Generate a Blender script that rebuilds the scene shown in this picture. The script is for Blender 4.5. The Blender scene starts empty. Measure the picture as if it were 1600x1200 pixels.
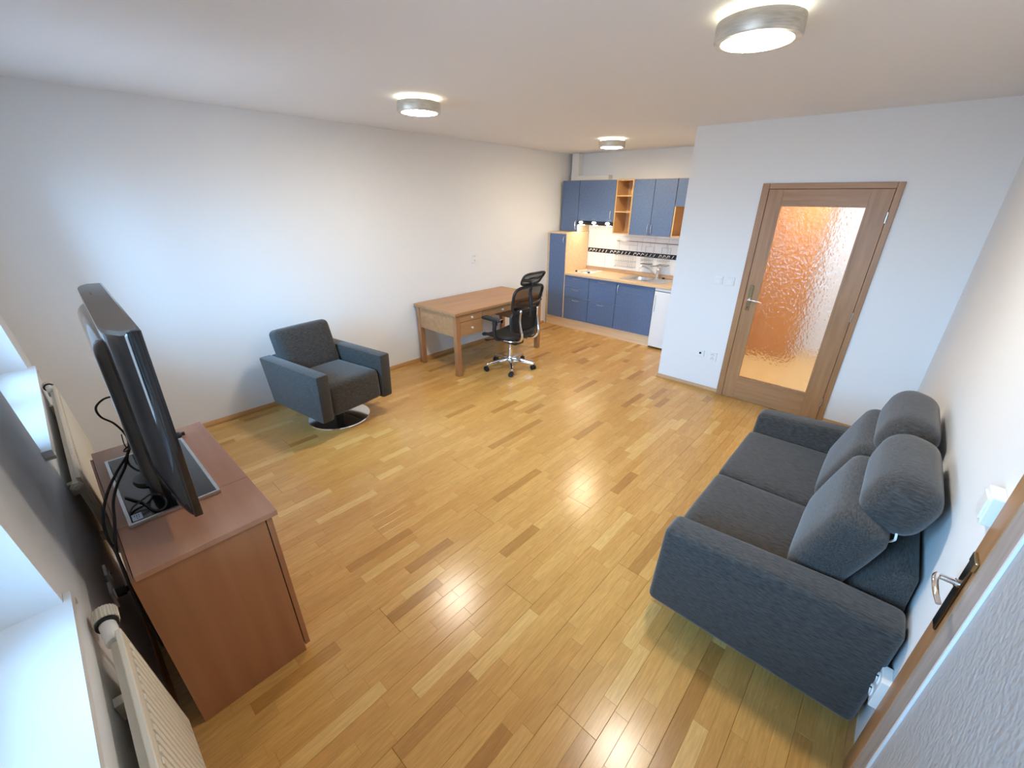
import bpy, bmesh, math, random
from mathutils import Matrix, Vector, Euler, noise
random.seed(7)
PI = math.pi
sc = bpy.context.scene
COL = sc.collection

# ------------------------------------------------------------------ camera
YAW, PITCH, ROLL, FPX = -0.7226, -0.4363, 0.0106, 651.94
CAM = Vector((4.2918, 0.2457, 1.897))
fwd = Vector((math.sin(YAW)*math.cos(PITCH), math.cos(YAW)*math.cos(PITCH), math.sin(PITCH)))
r0 = Vector((math.cos(YAW), -math.sin(YAW), 0)); u0 = r0.cross(fwd)
rt = r0*math.cos(ROLL) + u0*math.sin(ROLL); up = -r0*math.sin(ROLL) + u0*math.cos(ROLL)
cd = bpy.data.cameras.new('camera'); cam = bpy.data.objects.new('camera', cd); COL.objects.link(cam)
m3 = Matrix((rt, up, -fwd)).transposed()
cam.matrix_world = Matrix.Translation(CAM) @ m3.to_4x4()
cd.sensor_width = 36; cd.lens = FPX/1600*36
cd.shift_x = -14.2/1600; cd.shift_y = 14.5/1600
cd.clip_start = 0.02; cd.clip_end = 200
sc.camera = cam

# ------------------------------------------------------------------ world, exposure, lights
w = bpy.data.worlds.new('sky'); sc.world = w; w.use_nodes = True
wn = w.node_tree.nodes; wl = w.node_tree.links; wn.clear()
SKY_STRENGTH = 15.5
tc = wn.new('ShaderNodeTexCoord'); sx = wn.new('ShaderNodeSeparateXYZ'); rp = wn.new('ShaderNodeValToRGB')
bg = wn.new('ShaderNodeBackground'); wo = wn.new('ShaderNodeOutputWorld')
rp.color_ramp.elements[0].position = 0.44; rp.color_ramp.elements[0].color = (0.16, 0.19, 0.23, 1)
rp.color_ramp.elements[1].position = 0.56; rp.color_ramp.elements[1].color = (0.32, 0.64, 1.0, 1)
mm = wn.new('ShaderNodeMath'); mm.operation = 'MULTIPLY_ADD'; mm.inputs[1].default_value = 0.5; mm.inputs[2].default_value = 0.5
wl.new(tc.outputs['Generated'], sx.inputs[0]); wl.new(sx.outputs['Z'], mm.inputs[0]); wl.new(mm.outputs[0], rp.inputs[0])
wl.new(rp.outputs[0], bg.inputs[0]); wl.new(bg.outputs[0], wo.inputs[0]); bg.inputs[1].default_value = SKY_STRENGTH
sc.view_settings.view_transform = 'Standard'; sc.view_settings.look = 'None'
sc.view_settings.gamma = 1.0; sc.view_settings.use_curve_mapping = False
sc.view_settings.exposure = 1.3
LAMP = 72.0            # radiance of the ceiling lamp diffusers
HALL = 13.5            # watts of the hall lamp behind door_1
HOOD = 34.0

def portal(x, z, wx, wz):
    l = bpy.data.lights.new('window_daylight', 'AREA'); l.shape = 'RECTANGLE'; l.size = wx; l.size_y = wz
    l.cycles.is_portal = True
    o = bpy.data.objects.new('window_daylight', l); COL.objects.link(o)
    o.location = (x, -0.34, z); o.rotation_euler = (PI/2, 0, 0)      # -Z of the light looks along +Y
    return o
portal(1.07, 1.56, 1.36, 1.3); portal(3.5, 1.56, 1.36, 1.3)
hl = bpy.data.lights.new('hall_lamp', 'AREA'); hl.shape = 'DISK'; hl.size = 0.28; hl.energy = HALL; hl.color = (1.0, 0.97, 0.93)
ho = bpy.data.objects.new('hall_lamp', hl); COL.objects.link(ho); ho.location = (3.6, 5.9, 2.45)

# ------------------------------------------------------------------ helpers
def lin(r, g, b):
    f = lambda c: (c/255/12.92) if c/255 <= 0.04045 else ((c/255+0.055)/1.055)**2.4
    return (f(r), f(g), f(b), 1)
WM = {}
def wmat(o): return WM.get(o.name, Matrix.Identity(4))
def thing(name, label, cat, loc=(0, 0, 0), rz=0, group=None):
    o = bpy.data.objects.new(name, None); COL.objects.link(o); o.empty_display_size = 0.1
    o.location = loc; o.rotation_euler = (0, 0, rz); o['label'] = label; o['category'] = cat
    if group: o['group'] = group
    WM[o.name] = Matrix.Translation(loc) @ Matrix.Rotation(rz, 4, 'Z')
    return o
def obj(name, bm, mat, parent=None, world=True, smooth=False, label=None, bev=0, seg=2):
    """link a bmesh as ONE mesh object; world=True: the bmesh is in world coordinates"""
    if bev:
        bmesh.ops.recalc_face_normals(bm, faces=bm.faces); bm.normal_update()
        bmesh.ops.bevel(bm, geom=[e for e in bm.edges if len(e.link_faces) == 2 and e.calc_face_angle(0) > 0.5], offset=bev, segments=seg, affect='EDGES', profile=0.5)
    if parent is not None and world: bmesh.ops.transform(bm, matrix=wmat(parent).inverted(), verts=bm.verts)
    bmesh.ops.recalc_face_normals(bm, faces=bm.faces)
    me = bpy.data.meshes.new(name); bm.to_mesh(me); bm.free()
    if mat: me.materials.append(mat)
    o = bpy.data.objects.new(name, me); COL.objects.link(o)
    if parent is not None:
        o.parent = parent; WM[o.name] = wmat(parent)
    if smooth:
        me.polygons.foreach_set('use_smooth', [True]*len(me.polygons))
        if smooth != 'all': me.set_sharp_from_angle(angle=math.radians(38))
    if label: o['label'] = label
    return o
def tag(o, label, cat, group=None):
    o['label'] = label; o['category'] = cat
    if group: o['group'] = group
    return o
def struct(o, label=None, cat=None):
    o['kind'] = 'structure'
    if label: o['label'] = label
    if cat: o['category'] = cat
    return o
def B(): return bmesh.new()
def box(bm, a, b, mat=None):
    x0, y0, z0 = a; x1, y1, z1 = b
    v = [bm.verts.new(p) for p in ((x0,y0,z0),(x1,y0,z0),(x1,y1,z0),(x0,y1,z0),(x0,y0,z1),(x1,y0,z1),(x1,y1,z1),(x0,y1,z1))]
    for f in ((3,2,1,0),(4,5,6,7),(0,1,5,4),(1,2,6,5),(2,3,7,6),(3,0,4,7)): bm.faces.new([v[i] for i in f])
    if mat is not None: bmesh.ops.transform(bm, matrix=mat, verts=v)
    return bm
def bx(a, b): return box(B(), a, b)
def hexa(bm, p8):
    v = [bm.verts.new(p) for p in p8]
    for f in ((3,2,1,0),(4,5,6,7),(0,1,5,4),(1,2,6,5),(2,3,7,6),(3,0,4,7)): bm.faces.new([v[i] for i in f])
    return bm
def tube(bm, pts, r, seg=8, closed=False):
    pts = [Vector(p) for p in pts]; n = len(pts); rings = []
    rad = r if isinstance(r, (list, tuple)) else [r]*n
    prev = None
    for i, p in enumerate(pts):
        if closed: d = pts[(i+1) % n] - pts[i-1]
        else: d = pts[min(i+1, n-1)] - pts[max(i-1, 0)]
        d.normalize()
        if prev is None:
            a = Vector((0, 0, 1)) if abs(d.z) < 0.9 else Vector((1, 0, 0))
            s = d.cross(a).normalized()
        else:
            s = (prev - d*prev.dot(d)); s = s.normalized() if s.length > 1e-6 else d.orthogonal().normalized()
        prev = s; t = d.cross(s)
        rings.append([bm.verts.new(p + (s*math.cos(2*PI*k/seg) + t*math.sin(2*PI*k/seg))*rad[i]) for k in range(seg)])
    for i in range(n if closed else n-1):
        A, C = rings[i], rings[(i+1) % n]
        for k in range(seg): bm.faces.new((A[k], A[(k+1) % seg], C[(k+1) % seg], C[k]))
    if not closed:
        bm.faces.new(rings[0][::-1]); bm.faces.new(rings[-1])
    return bm
def spline(pts, n=6):
    P = [Vector(p) for p in pts]; P = [P[0]*2-P[1]] + P + [P[-1]*2-P[-2]]; out = []
    for i in range(1, len(P)-2):
        for k in range(n):
            t = k/n; a, b, c, d = P[i-1:i+3]
            out.append(0.5*((2*b) + (c-a)*t + (2*a-5*b+4*c-d)*t*t + (-a+3*b-3*c+d)*t**3))
    out.append(P[-2]); return out
def lathe(bm, prof, seg=32, mat=None):
    rings = []; vs = []
    for r, z in prof:
        if r < 1e-6: ring = [bm.verts.new((0, 0, z))]
        else: ring = [bm.verts.new((r*math.cos(2*PI*k/seg), r*math.sin(2*PI*k/seg), z)) for k in range(seg)]
        rings.append(ring); vs += ring
    for A, C in zip(rings, rings[1:]):
        for k in range(seg):
            q = [A[k % len(A)], A[(k+1) % len(A)], C[(k+1) % len(C)], C[k % len(C)]]
            u = []
            for x in q:
                if x not in u: u.append(x)
            if len(u) > 2: bm.faces.new(u)
    for R in (rings[0], rings[-1]):
        if len(R) > 2: bm.faces.new(R)
    if mat is not None: bmesh.ops.transform(bm, matrix=mat, verts=vs)
    return bm
def prism(bm, poly, axis, a, b):
    """extrude a 2-D polygon along an axis from a to b"""
    mk = {'x': lambda u, v, w: (w, u, v), 'y': lambda u, v, w: (u, w, v), 'z': lambda u, v, w: (u, v, w)}[axis]
    A = [bm.verts.new(mk(u, v, a)) for u, v in poly]; C = [bm.verts.new(mk(u, v, b)) for u, v in poly]
    n = len(poly)
    bm.faces.new(A[::-1]); bm.faces.new(C)
    for k in range(n): bm.faces.new((A[k], A[(k+1) % n], C[(k+1) % n], C[k]))
    return bm
def pad(bm, size, r, mat=None, cuts=12, puff=(0, 0, 0), wob=0.0, seed=0.0):
    """upholstery block: rounded box whose faces bulge by puff along x, y, z"""
    t = B(); bmesh.ops.create_cube(t, size=2)
    bmesh.ops.subdivide_edges(t, edges=t.edges[:], cuts=cuts, use_grid_fill=True)
    hx, hy, hz = (s/2 for s in size)
    for v in t.verts:
        c = v.co.copy()
        # denser near the rims
        q = Vector([math.copysign(1-(1-abs(k))**1.6 if abs(k) < 1 else 1, k) for k in c])
        p = Vector((q.x*hx, q.y*hy, q.z*hz))
        inner = Vector((max(-hx+r, min(hx-r, p.x)), max(-hy+r, min(hy-r, p.y)), max(-hz+r, min(hz-r, p.z))))
        d = p-inner
        if d.length > 1e-9: p = inner + d.normalized()*r if sum(abs(k) > 1e-9 for k in d) > 1 or True else p
        fx, fy, fz = (1-(p.x/hx)**2), (1-(p.y/hy)**2), (1-(p.z/hz)**2)
        p.x += math.copysign(puff[0]*max(0, fy*fz)**0.6*(abs(q.x)), p.x)
        p.y += math.copysign(puff[1]*max(0, fx*fz)**0.6*(abs(q.y)), p.y)
        p.z += math.copysign(puff[2]*max(0, fx*fy)**0.6*(abs(q.z)), p.z)
        if wob: p += noise.noise_vector(p*7+Vector((seed, seed*2, 0)))*wob
        v.co = p
    if mat is not None: bmesh.ops.transform(t, matrix=mat, verts=t.verts)
    me = bpy.data.meshes.new('tmp'); t.to_mesh(me); t.free(); bm.from_mesh(me); bpy.data.meshes.remove(me)
    return bm
T = Matrix.Translation
def R(a, ax): return Matrix.Rotation(a, 4, ax)

# ------------------------------------------------------------------ materials
def mat(name, base=(0.8, 0.8, 0.8, 1), rough=0.5, metal=0.0, spec=0.5, coat=0.0):
    m = bpy.data.materials.new(name); m.use_nodes = True
    b = m.node_tree.nodes['Principled BSDF']
    b.inputs['Base Color'].default_value = base; b.inputs['Roughness'].default_value = rough
    b.inputs['Metallic'].default_value = metal; b.inputs['Specular IOR Level'].default_value = spec
    b.inputs['Coat Weight'].default_value = coat; b.inputs['Coat Roughness'].default_value = 0.15
    return m
def nt(m): return m.node_tree.nodes, m.node_tree.links, m.node_tree.nodes['Principled BSDF']
def noisy(m, c1, c2, scale=(1, 1, 1), nscale=20, detail=4, coord='Object', bump=0.0, dist=0.01, lo=0.35, hi=0.65):
    N, L, b = nt(m)
    tcn = N.new('ShaderNodeTexCoord'); mp = N.new('ShaderNodeMapping'); mp.inputs['Scale'].default_value = scale
    n = N.new('ShaderNodeTexNoise'); n.inputs['Scale'].default_value = nscale; n.inputs['Detail'].default_value = detail
    r = N.new('ShaderNodeValToRGB'); r.color_ramp.elements[0].color = c1; r.color_ramp.elements[1].color = c2
    r.color_ramp.elements[0].position = lo; r.color_ramp.elements[1].position = hi
    L.new(tcn.outputs[coord], mp.inputs[0]); L.new(mp.outputs[0], n.inputs['Vector']); L.new(n.outputs['Fac'], r.inputs[0])
    L.new(r.outputs[0], b.inputs['Base Color'])
    if bump:
        bp = N.new('ShaderNodeBump'); bp.inputs['Strength'].default_value = bump; bp.inputs['Distance'].default_value = dist
        L.new(n.outputs['Fac'], bp.inputs['Height']); L.new(bp.outputs[0], b.inputs['Normal'])
    return m
def wood(name, c1, c2, axis='z', rough=0.4, nscale=9):
    s = {'x': (0.12, 1.6, 1.6), 'y': (1.6, 0.12, 1.6), 'z': (1.6, 1.6, 0.12)}[axis]
    return noisy(mat(name, rough=rough), c1, c2, s, nscale*2.2, 6, lo=0.3, hi=0.72)
def scl(c, k): return (c[0]*k, c[1]*k, c[2]*k, 1)

def paint(name, c): 
    return noisy(mat(name, rough=0.75, spec=0.25), scl(c, 0.985), c, nscale=260, detail=2, bump=0.05, dist=0.002)
M_WALL = paint('wall_paint', (0.80, 0.81, 0.82, 1))
M_CEIL = paint('ceiling_paint', (0.83, 0.84, 0.86, 1))
FAB1, FAB2 = (0.027, 0.0245, 0.0225, 1), (0.076, 0.070, 0.066, 1)
def fabric(name, scale):
    m = noisy(mat(name, rough=0.95, spec=0.12), FAB1, FAB2, scale, 85, 4, bump=0.22, dist=0.002, lo=0.28, hi=0.75)
    N, L, b = nt(m); b.inputs['Sheen Weight'].default_value = 0.25; b.inputs['Sheen Roughness'].default_value = 0.5
    return m
M_FAB_X = fabric('charcoal_weave_x', (0.4, 2.2, 2.2)); M_FAB_Y = fabric('charcoal_weave_y', (2.2, 0.4, 2.2)); M_FAB_Z = fabric('charcoal_weave_z', (2.2, 0.5, 2.2))
OAK1, OAK2 = lin(154, 112, 74), lin(174, 132, 92)
M_DOOR = wood('door_oak', OAK1, OAK2, 'z', 0.38)
M_DOOR_H = wood('door_oak_cross', OAK1, OAK2, 'x', 0.38)
M_GREYWOOD = wood('grey_brown_wood', lin(150, 138, 130), lin(176, 164, 158), 'z', 0.5, 14)  # greyer, paler grain than the door oak
M_BEECH = wood('kitchen_beech', lin(222, 188, 148), lin(236, 206, 168), 'x', 0.45)
M_BEECH_D = wood('shelf_beech', lin(206, 164, 112), lin(222, 180, 128), 'z', 0.45)
M_WORKTOP = wood('worktop_beech', lin(214, 178, 136), lin(232, 200, 160), 'x', 0.35)
M_UPSTAND = wood('upstand_beech', lin(178, 142, 106), lin(196, 160, 124), 'x', 0.4)
M_BLUE = noisy(mat('blue_laminate', rough=0.42), lin(86, 106, 140), lin(94, 115, 150), (1, 1, 1), 40)
M_CAB = wood('cherry_side', lin(154, 102, 68), lin(170, 118, 82), 'z', 0.42, 5)
M_CABTOP = wood('cherry_top', lin(160, 110, 82), lin(174, 126, 98), 'x', 0.36, 5)
M_DESK = wood('desk_beech', lin(164, 120, 80), lin(180, 136, 94), 'y', 0.4, 6)
M_DESKV = wood('desk_beech_upright', lin(156, 110, 72), lin(172, 126, 86), 'z', 0.42, 6)
M_CHROME = mat('chrome', (0.82, 0.82, 0.84, 1), 0.12, 1.0)
M_STEEL = noisy(mat('brushed_steel', rough=0.28, metal=1.0), (0.52, 0.52, 0.53, 1), (0.68, 0.68, 0.68, 1), (1, 30, 1), 30)
M_NICKEL = noisy(mat('satin_nickel', rough=0.45, metal=0.75), (0.60, 0.56, 0.48, 1), (0.72, 0.68, 0.60, 1), (1, 1, 12), 20)
M_BRASSY = mat('aged_brass', (0.42, 0.33, 0.18, 1), 0.25, 1.0)
M_BLACKMETAL = mat('dark_bronze', (0.16, 0.12, 0.08, 1), 0.22, 1.0)
M_BLACK = mat('black_plastic', (0.012, 0.012, 0.013, 1), 0.45)
M_GLOSS = mat('gloss_black', (0.006, 0.007, 0.009, 1), 0.08, 0.0, 0.6, 0.5)
M_TVTOP = mat('matt_tv_top', (0.19, 0.165, 0.15, 1), 0.5)
M_WHITE = mat('white_plastic', (0.82, 0.82, 0.80, 1), 0.35)
M_ENAMEL = mat('white_enamel', (0.80, 0.82, 0.84, 1), 0.25)
M_RAD = mat('cream_enamel', (0.72, 0.67, 0.56, 1), 0.4)
M_SILL = mat('sill_laminate', (0.80, 0.82, 0.84, 1), 0.3)
M_RUBBER = mat('black_rubber', (0.015, 0.015, 0.016, 1), 0.6)
M_DARK = mat('dark_void', (0.02, 0.018, 0.016, 1), 0.8)
M_TILE = noisy(mat('white_tile', rough=0.15), (0.80, 0.78, 0.76, 1), (0.84, 0.82, 0.80, 1), nscale=6)
M_GROUT = mat('grout', (0.52, 0.50, 0.48, 1), 0.8)
M_KNOB = mat('pale_nickel_knob', (0.78, 0.76, 0.72, 1), 0.3, 0.35)
M_WIRE = mat('chromed_wire', (0.35, 0.34, 0.34, 1), 0.3, 0.9)

def emit(name, c, s):
    m = bpy.data.materials.new(name); m.use_nodes = True; N = m.node_tree.nodes; L = m.node_tree.links; N.clear()
    e = N.new('ShaderNodeEmission'); e.inputs[0].default_value = c; e.inputs[1].default_value = s
    o = N.new('ShaderNodeOutputMaterial'); L.new(e.outputs[0], o.inputs[0]); return m
M_LAMP = emit('lamp_diffuser', (1.0, 0.91, 0.77, 1), LAMP)
M_LAMPWARM = emit('warm_lamp_diffuser', (1.0, 0.82, 0.58, 1), LAMP*1.1)
M_LAMPRIM = emit('lamp_glass_rim', (1.0, 0.92, 0.66, 1), LAMP*0.045)
M_HOODLAMP = emit('hood_lamp', (1.0, 0.84, 0.58, 1), HOOD)

def paneglass(name):
    m = bpy.data.materials.new(name); m.use_nodes = True; N = m.node_tree.nodes; L = m.node_tree.links; N.clear()
    t = N.new('ShaderNodeBsdfTransparent'); t.inputs[0].default_value = (0.95, 0.98, 1, 1)
    g = N.new('ShaderNodeBsdfGlossy'); g.inputs['Roughness'].default_value = 0.02
    f = N.new('ShaderNodeFresnel'); f.inputs[0].default_value = 1.45
    x = N.new('ShaderNodeMixShader'); o = N.new('ShaderNodeOutputMaterial')
    L.new(f.outputs[0], x.inputs[0]); L.new(t.outputs[0], x.inputs[1]); L.new(g.outputs[0], x.inputs[2]); L.new(x.outputs[0], o.inputs[0])
    return m
M_PANE = paneglass('window_glass')

def hammered(name, scale, rough, mixdiff, col):
    m = mat(name, (0.95, 0.95, 0.95, 1), rough); N, L, b = nt(m)
    b.inputs['Transmission Weight'].default_value = 1-mixdiff; b.inputs['IOR'].default_value = 1.42
    b.inputs['Base Color'].default_value = col
    tcn = N.new('ShaderNodeTexCoord'); v = N.new('ShaderNodeTexVoronoi'); v.feature = 'SMOOTH_F1'; v.inputs['Scale'].default_value = scale
    n = N.new('ShaderNodeTexNoise'); n.inputs['Scale'].default_value = scale*0.8; n.inputs['Detail'].default_value = 1
    mp = N.new('ShaderNodeMapping'); mp.inputs['Scale'].default_value = (1, 1, 0.7)
    a = N.new('ShaderNodeMath'); a.operation = 'ADD'
    bp = N.new('ShaderNodeBump'); bp.inputs['Strength'].default_value = 0.6; bp.inputs['Distance'].default_value = 0.006
    L.new(tcn.outputs['Object'], mp.inputs[0]); L.new(mp.outputs[0], v.inputs['Vector']); L.new(mp.outputs[0], n.inputs['Vector'])
    L.new(v.outputs['Distance'], a.inputs[0]); L.new(n.outputs['Fac'], a.inputs[1]); L.new(a.outputs[0], bp.inputs['Height']); L.new(bp.outputs[0], b.inputs['Normal'])
    return m
M_HAMMER = hammered('hammered_glass', 55, 0.17, 0.0, (0.97, 0.97, 0.97, 1))
M_FROST = hammered('frosted_glass', 90, 0.4, 0.8, (0.52, 0.51, 0.52, 1))

def plank_mat(name, src):
    m = mat(name, rough=0.235, spec=0.5); N, L, b = nt(m)
    tcn = N.new('ShaderNodeTexCoord')
    if src == 'object':
        oi = N.new('ShaderNodeObjectInfo'); tone = oi.outputs['Color']
    else:
        at = N.new('ShaderNodeAttribute'); at.attribute_name = 'tone'; tone = at.outputs['Color']
    sp = N.new('ShaderNodeSeparateColor'); L.new(tone, sp.inputs[0])
    # grain: noise stretched along the stave, shifted by the stave's own value
    off = N.new('ShaderNodeVectorMath'); off.operation = 'MULTIPLY_ADD'; off.inputs[1].default_value = (37, 53, 71)
    L.new(tone, off.inputs[0]); L.new(tcn.outputs['Object'], off.inputs[2])
    mp = N.new('ShaderNodeMapping'); mp.inputs['Scale'].default_value = (14, 1.1, 1); L.new(off.outputs[0], mp.inputs[0])
    n = N.new('ShaderNodeTexNoise'); n.inputs['Scale'].default_value = 9; n.inputs['Detail'].default_value = 6; n.inputs['Distortion'].default_value = 0.6
    L.new(mp.outputs[0], n.inputs['Vector'])
    r = N.new('ShaderNodeValToRGB'); E = r.color_ramp.elements
    E[0].position = 0.0; E[0].color = FL[0]; E[1].position = 1.0; E[1].color = FL[-1]
    for p, c in zip((0.35, 0.7), FL[1:3]): e = E.new(p); e.color = c
    L.new(sp.outputs[0], r.inputs[0])
    g = N.new('ShaderNodeMapRange'); g.inputs[1].default_value = 0.3; g.inputs[2].default_value = 0.75; g.inputs[3].default_value = 0.80; g.inputs[4].default_value = 1.08
    L.new(n.outputs['Fac'], g.inputs[0])
    mx = N.new('ShaderNodeMix'); mx.data_type = 'RGBA'; mx.blend_type = 'MULTIPLY'; mx.inputs[0].default_value = 1
    L.new(r.outputs[0], mx.inputs[6]); L.new(g.outputs[0], mx.inputs[7]); L.new(mx.outputs[2], b.inputs['Base Color'])
    bp = N.new('ShaderNodeBump'); bp.inputs['Strength'].default_value = 0.05; bp.inputs['Distance'].default_value = 0.002
    L.new(n.outputs['Fac'], bp.inputs['Height']); L.new(bp.outputs[0], b.inputs['Normal'])
    return m
FL = [lin(170, 122, 62), lin(196, 147, 80), lin(206, 159, 90), lin(217, 176, 108)]
M_PLANK = plank_mat('oak_stave', 'object'); M_PLANKS = plank_mat('oak_stave_field', 'attr')

# ------------------------------------------------------------------ room shell
W, YD, YK, XP, H = 4.6655, 4.7534, 6.2766, 2.474, 2.523
def wy(z): return 0.067-0.056*z          # face of the window wall (leans out a little)
LEAN = -math.atan(0.056)
# floor slab + oak staves
fl = struct(obj('floor', bx((-0.2, -0.5, -0.12), (W+0.4, 7.2, -0.013)), M_DARK))
BW, PW = 0.189, 0.063
staves = []
nb = int(W/BW)+2
for i in range(nb):
    xa = W - 0.012 - (i+1)*BW + 0.03
    start = -2.2 + ((i*0.83) % 2.2)
    y = start
    ends = []
    while y < YK:
        ends.append((y, y+2.2)); y += 2.2
    for k in range(3):
        for (e0, e1) in ends:
            yy = e0
            # stave joints inside the board
            first = random.uniform(0.12, 0.42)
            cuts = [e0, e0+first]
            while cuts[-1] < e1-0.5: cuts.append(cuts[-1]+random.choice((0.26, 0.31, 0.36, 0.42, 0.48)))
            cuts.append(e1)
            for a, b in zip(cuts, cuts[1:]):
                staves.append((xa+k*PW, xa+(k+1)*PW, a, b, a == e0, b == e1, k == 0, k == 2))
def clip_stave(s):
    x0, x1, a, b = s[:4]
    ymax = (YK if x0 < XP else YD) - 0.006
    x0 = max(x0, 0.006); x1 = min(x1, W-0.006); a = max(a, 0.02); b = min(b, ymax)
    if x1-x0 < 0.008 or b-a < 0.01: return None
    return (x0, x1, a, b)+s[4:]
def stave_bm(bm, dx, dy, g0, g1, h0, h1):
    """a stave about its centre: chamfered top, sides 11 mm deep"""
    X, Y = dx/2, dy/2; c = 0.0009
    t = [(-X+c+h0, -Y+c+g0), (X-c-h1, -Y+c+g0), (X-c-h1, Y-c-g1), (-X+c+h0, Y-c-g1)]
    e = [(-X+h0, -Y+g0), (X-h1, -Y+g0), (X-h1, Y-g1), (-X+h0, Y-g1)]
    tv = [bm.verts.new((p[0], p[1], 0)) for p in t]; ev = [bm.verts.new((p[0], p[1], -0.0007)) for p in e]; bv = [bm.verts.new((p[0], p[1], -0.0125)) for p in e]
    F = [bm.faces.new(tv)]
    for k in range(4):
        j = (k+1) % 4
        F.append(bm.faces.new((ev[k], ev[j], tv[j], tv[k]))); F.append(bm.faces.new((bv[k], bv[j], ev[j], ev[k])))
    return tv+ev+bv, F
fin = []
for s in staves:
    c = clip_stave(s)
    if c:
        t = random.random(); t = 0.15*random.random() if t < 0.055 else (0.9+0.1*random.random() if t > 0.92 else 0.34+0.42*random.random())
        cx, cy = (c[0]+c[1])/2, (c[2]+c[3])/2
        q = Vector((cx, cy, 0))-CAM; xx, yy, zz = q.dot(rt), q.dot(up), q.dot(fwd)
        vis = zz > 0.1 and abs(FPX*xx/zz) < 830 and abs(FPX*yy/zz) < 640
        hid = (3.85 < cx and 1.9 < cy < 3.5) or (1.75 < cx < 2.72 and cy < 0.52) or cy < 0.1
        area = (c[1]-c[0])*(c[3]-c[2])*CAM.z/max(q.length, .1)**3 if vis and not hid else 0
        fin.append((area, c, (t, random.random(), random.random())))
fin.sort(key=lambda f: -f[0])
cache = {}
rest = B(); lay = rest.loops.layers.float_color.new('tone')
for n, (area, c, t) in enumerate(fin):
    dx, dy = c[1]-c[0], c[3]-c[2]
    g0 = 0.0006 if c[4] else 0.0001; g1 = 0.0006 if c[5] else 0.0001; h0 = 0.0005 if c[6] else 0.0001; h1 = 0.0005 if c[7] else 0.0001
    if n < 298:
        key = (round(dx, 3), round(dy, 3), c[4:])
        if key not in cache:
            bm = B(); stave_bm(bm, dx, dy, g0, g1, h0, h1)
            me = bpy.data.meshes.new('plank'); bm.to_mesh(me); bm.free(); me.materials.append(M_PLANK); cache[key] = me
        o = bpy.data.objects.new('plank', cache[key]); COL.objects.link(o); o.parent = fl
        o.location = ((c[0]+c[1])/2, (c[2]+c[3])/2, 0); o.color = (t[0], t[1], t[2], 1)
    else:
        vs, F = stave_bm(rest, dx, dy, g0, g1, h0, h1)
        for v in vs: v.co += Vector(((c[0]+c[1])/2, (c[2]+c[3])/2, 0))
        for f in F:
            for l in f.loops: l[lay] = (t[0], t[1], t[2], 1)
pr = obj('plank', rest, M_PLANKS, fl); pr['kind'] = 'stuff'

struct(obj('ceiling', bx((-0.2, -0.6, H), (W+0.2, 7.2, H+0.1)), M_CEIL))
struct(obj('wall_left', bx((-0.15, -0.6, -0.1), (0, YK+0.15, H)), M_WALL))
wk = struct(obj('wall_kitchen', bx((-0.15, YK, -0.1), (XP+0.12, YK+0.12, H)), M_WALL))
# partition wall with the opening of door_1, and the alcove's side wall
DX0, DX1, DH = 3.165, 4.11, 2.03
bm = B()
box(bm, (XP, YD, -0.1), (DX0+0.03, YD+0.12, H)); box(bm, (DX1-0.03, YD, -0.1), (W+0.1, YD+0.12, H)); box(bm, (DX0+0.03, YD, DH-0.02), (DX1-0.03, YD+0.12, H))
box(bm, (XP, YD+0.12, -0.1), (XP+0.12, YK, H))
struct(obj('wall_partition', bm, M_WALL))
# wall on the sofa side, opening of door_2
D2A, D2B = 0.72, 1.69
bm = B()
box(bm, (W, -0.6, -0.1), (W+0.12, D2A+0.03, H)); box(bm, (W, D2B-0.012, -0.1), (W+0.12, YD, H)); box(bm, (W, D2A+0.03, DH-0.02), (W+0.12, D2B-0.012, H))
struct(obj('wall_right', bm, M_WALL))
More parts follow.
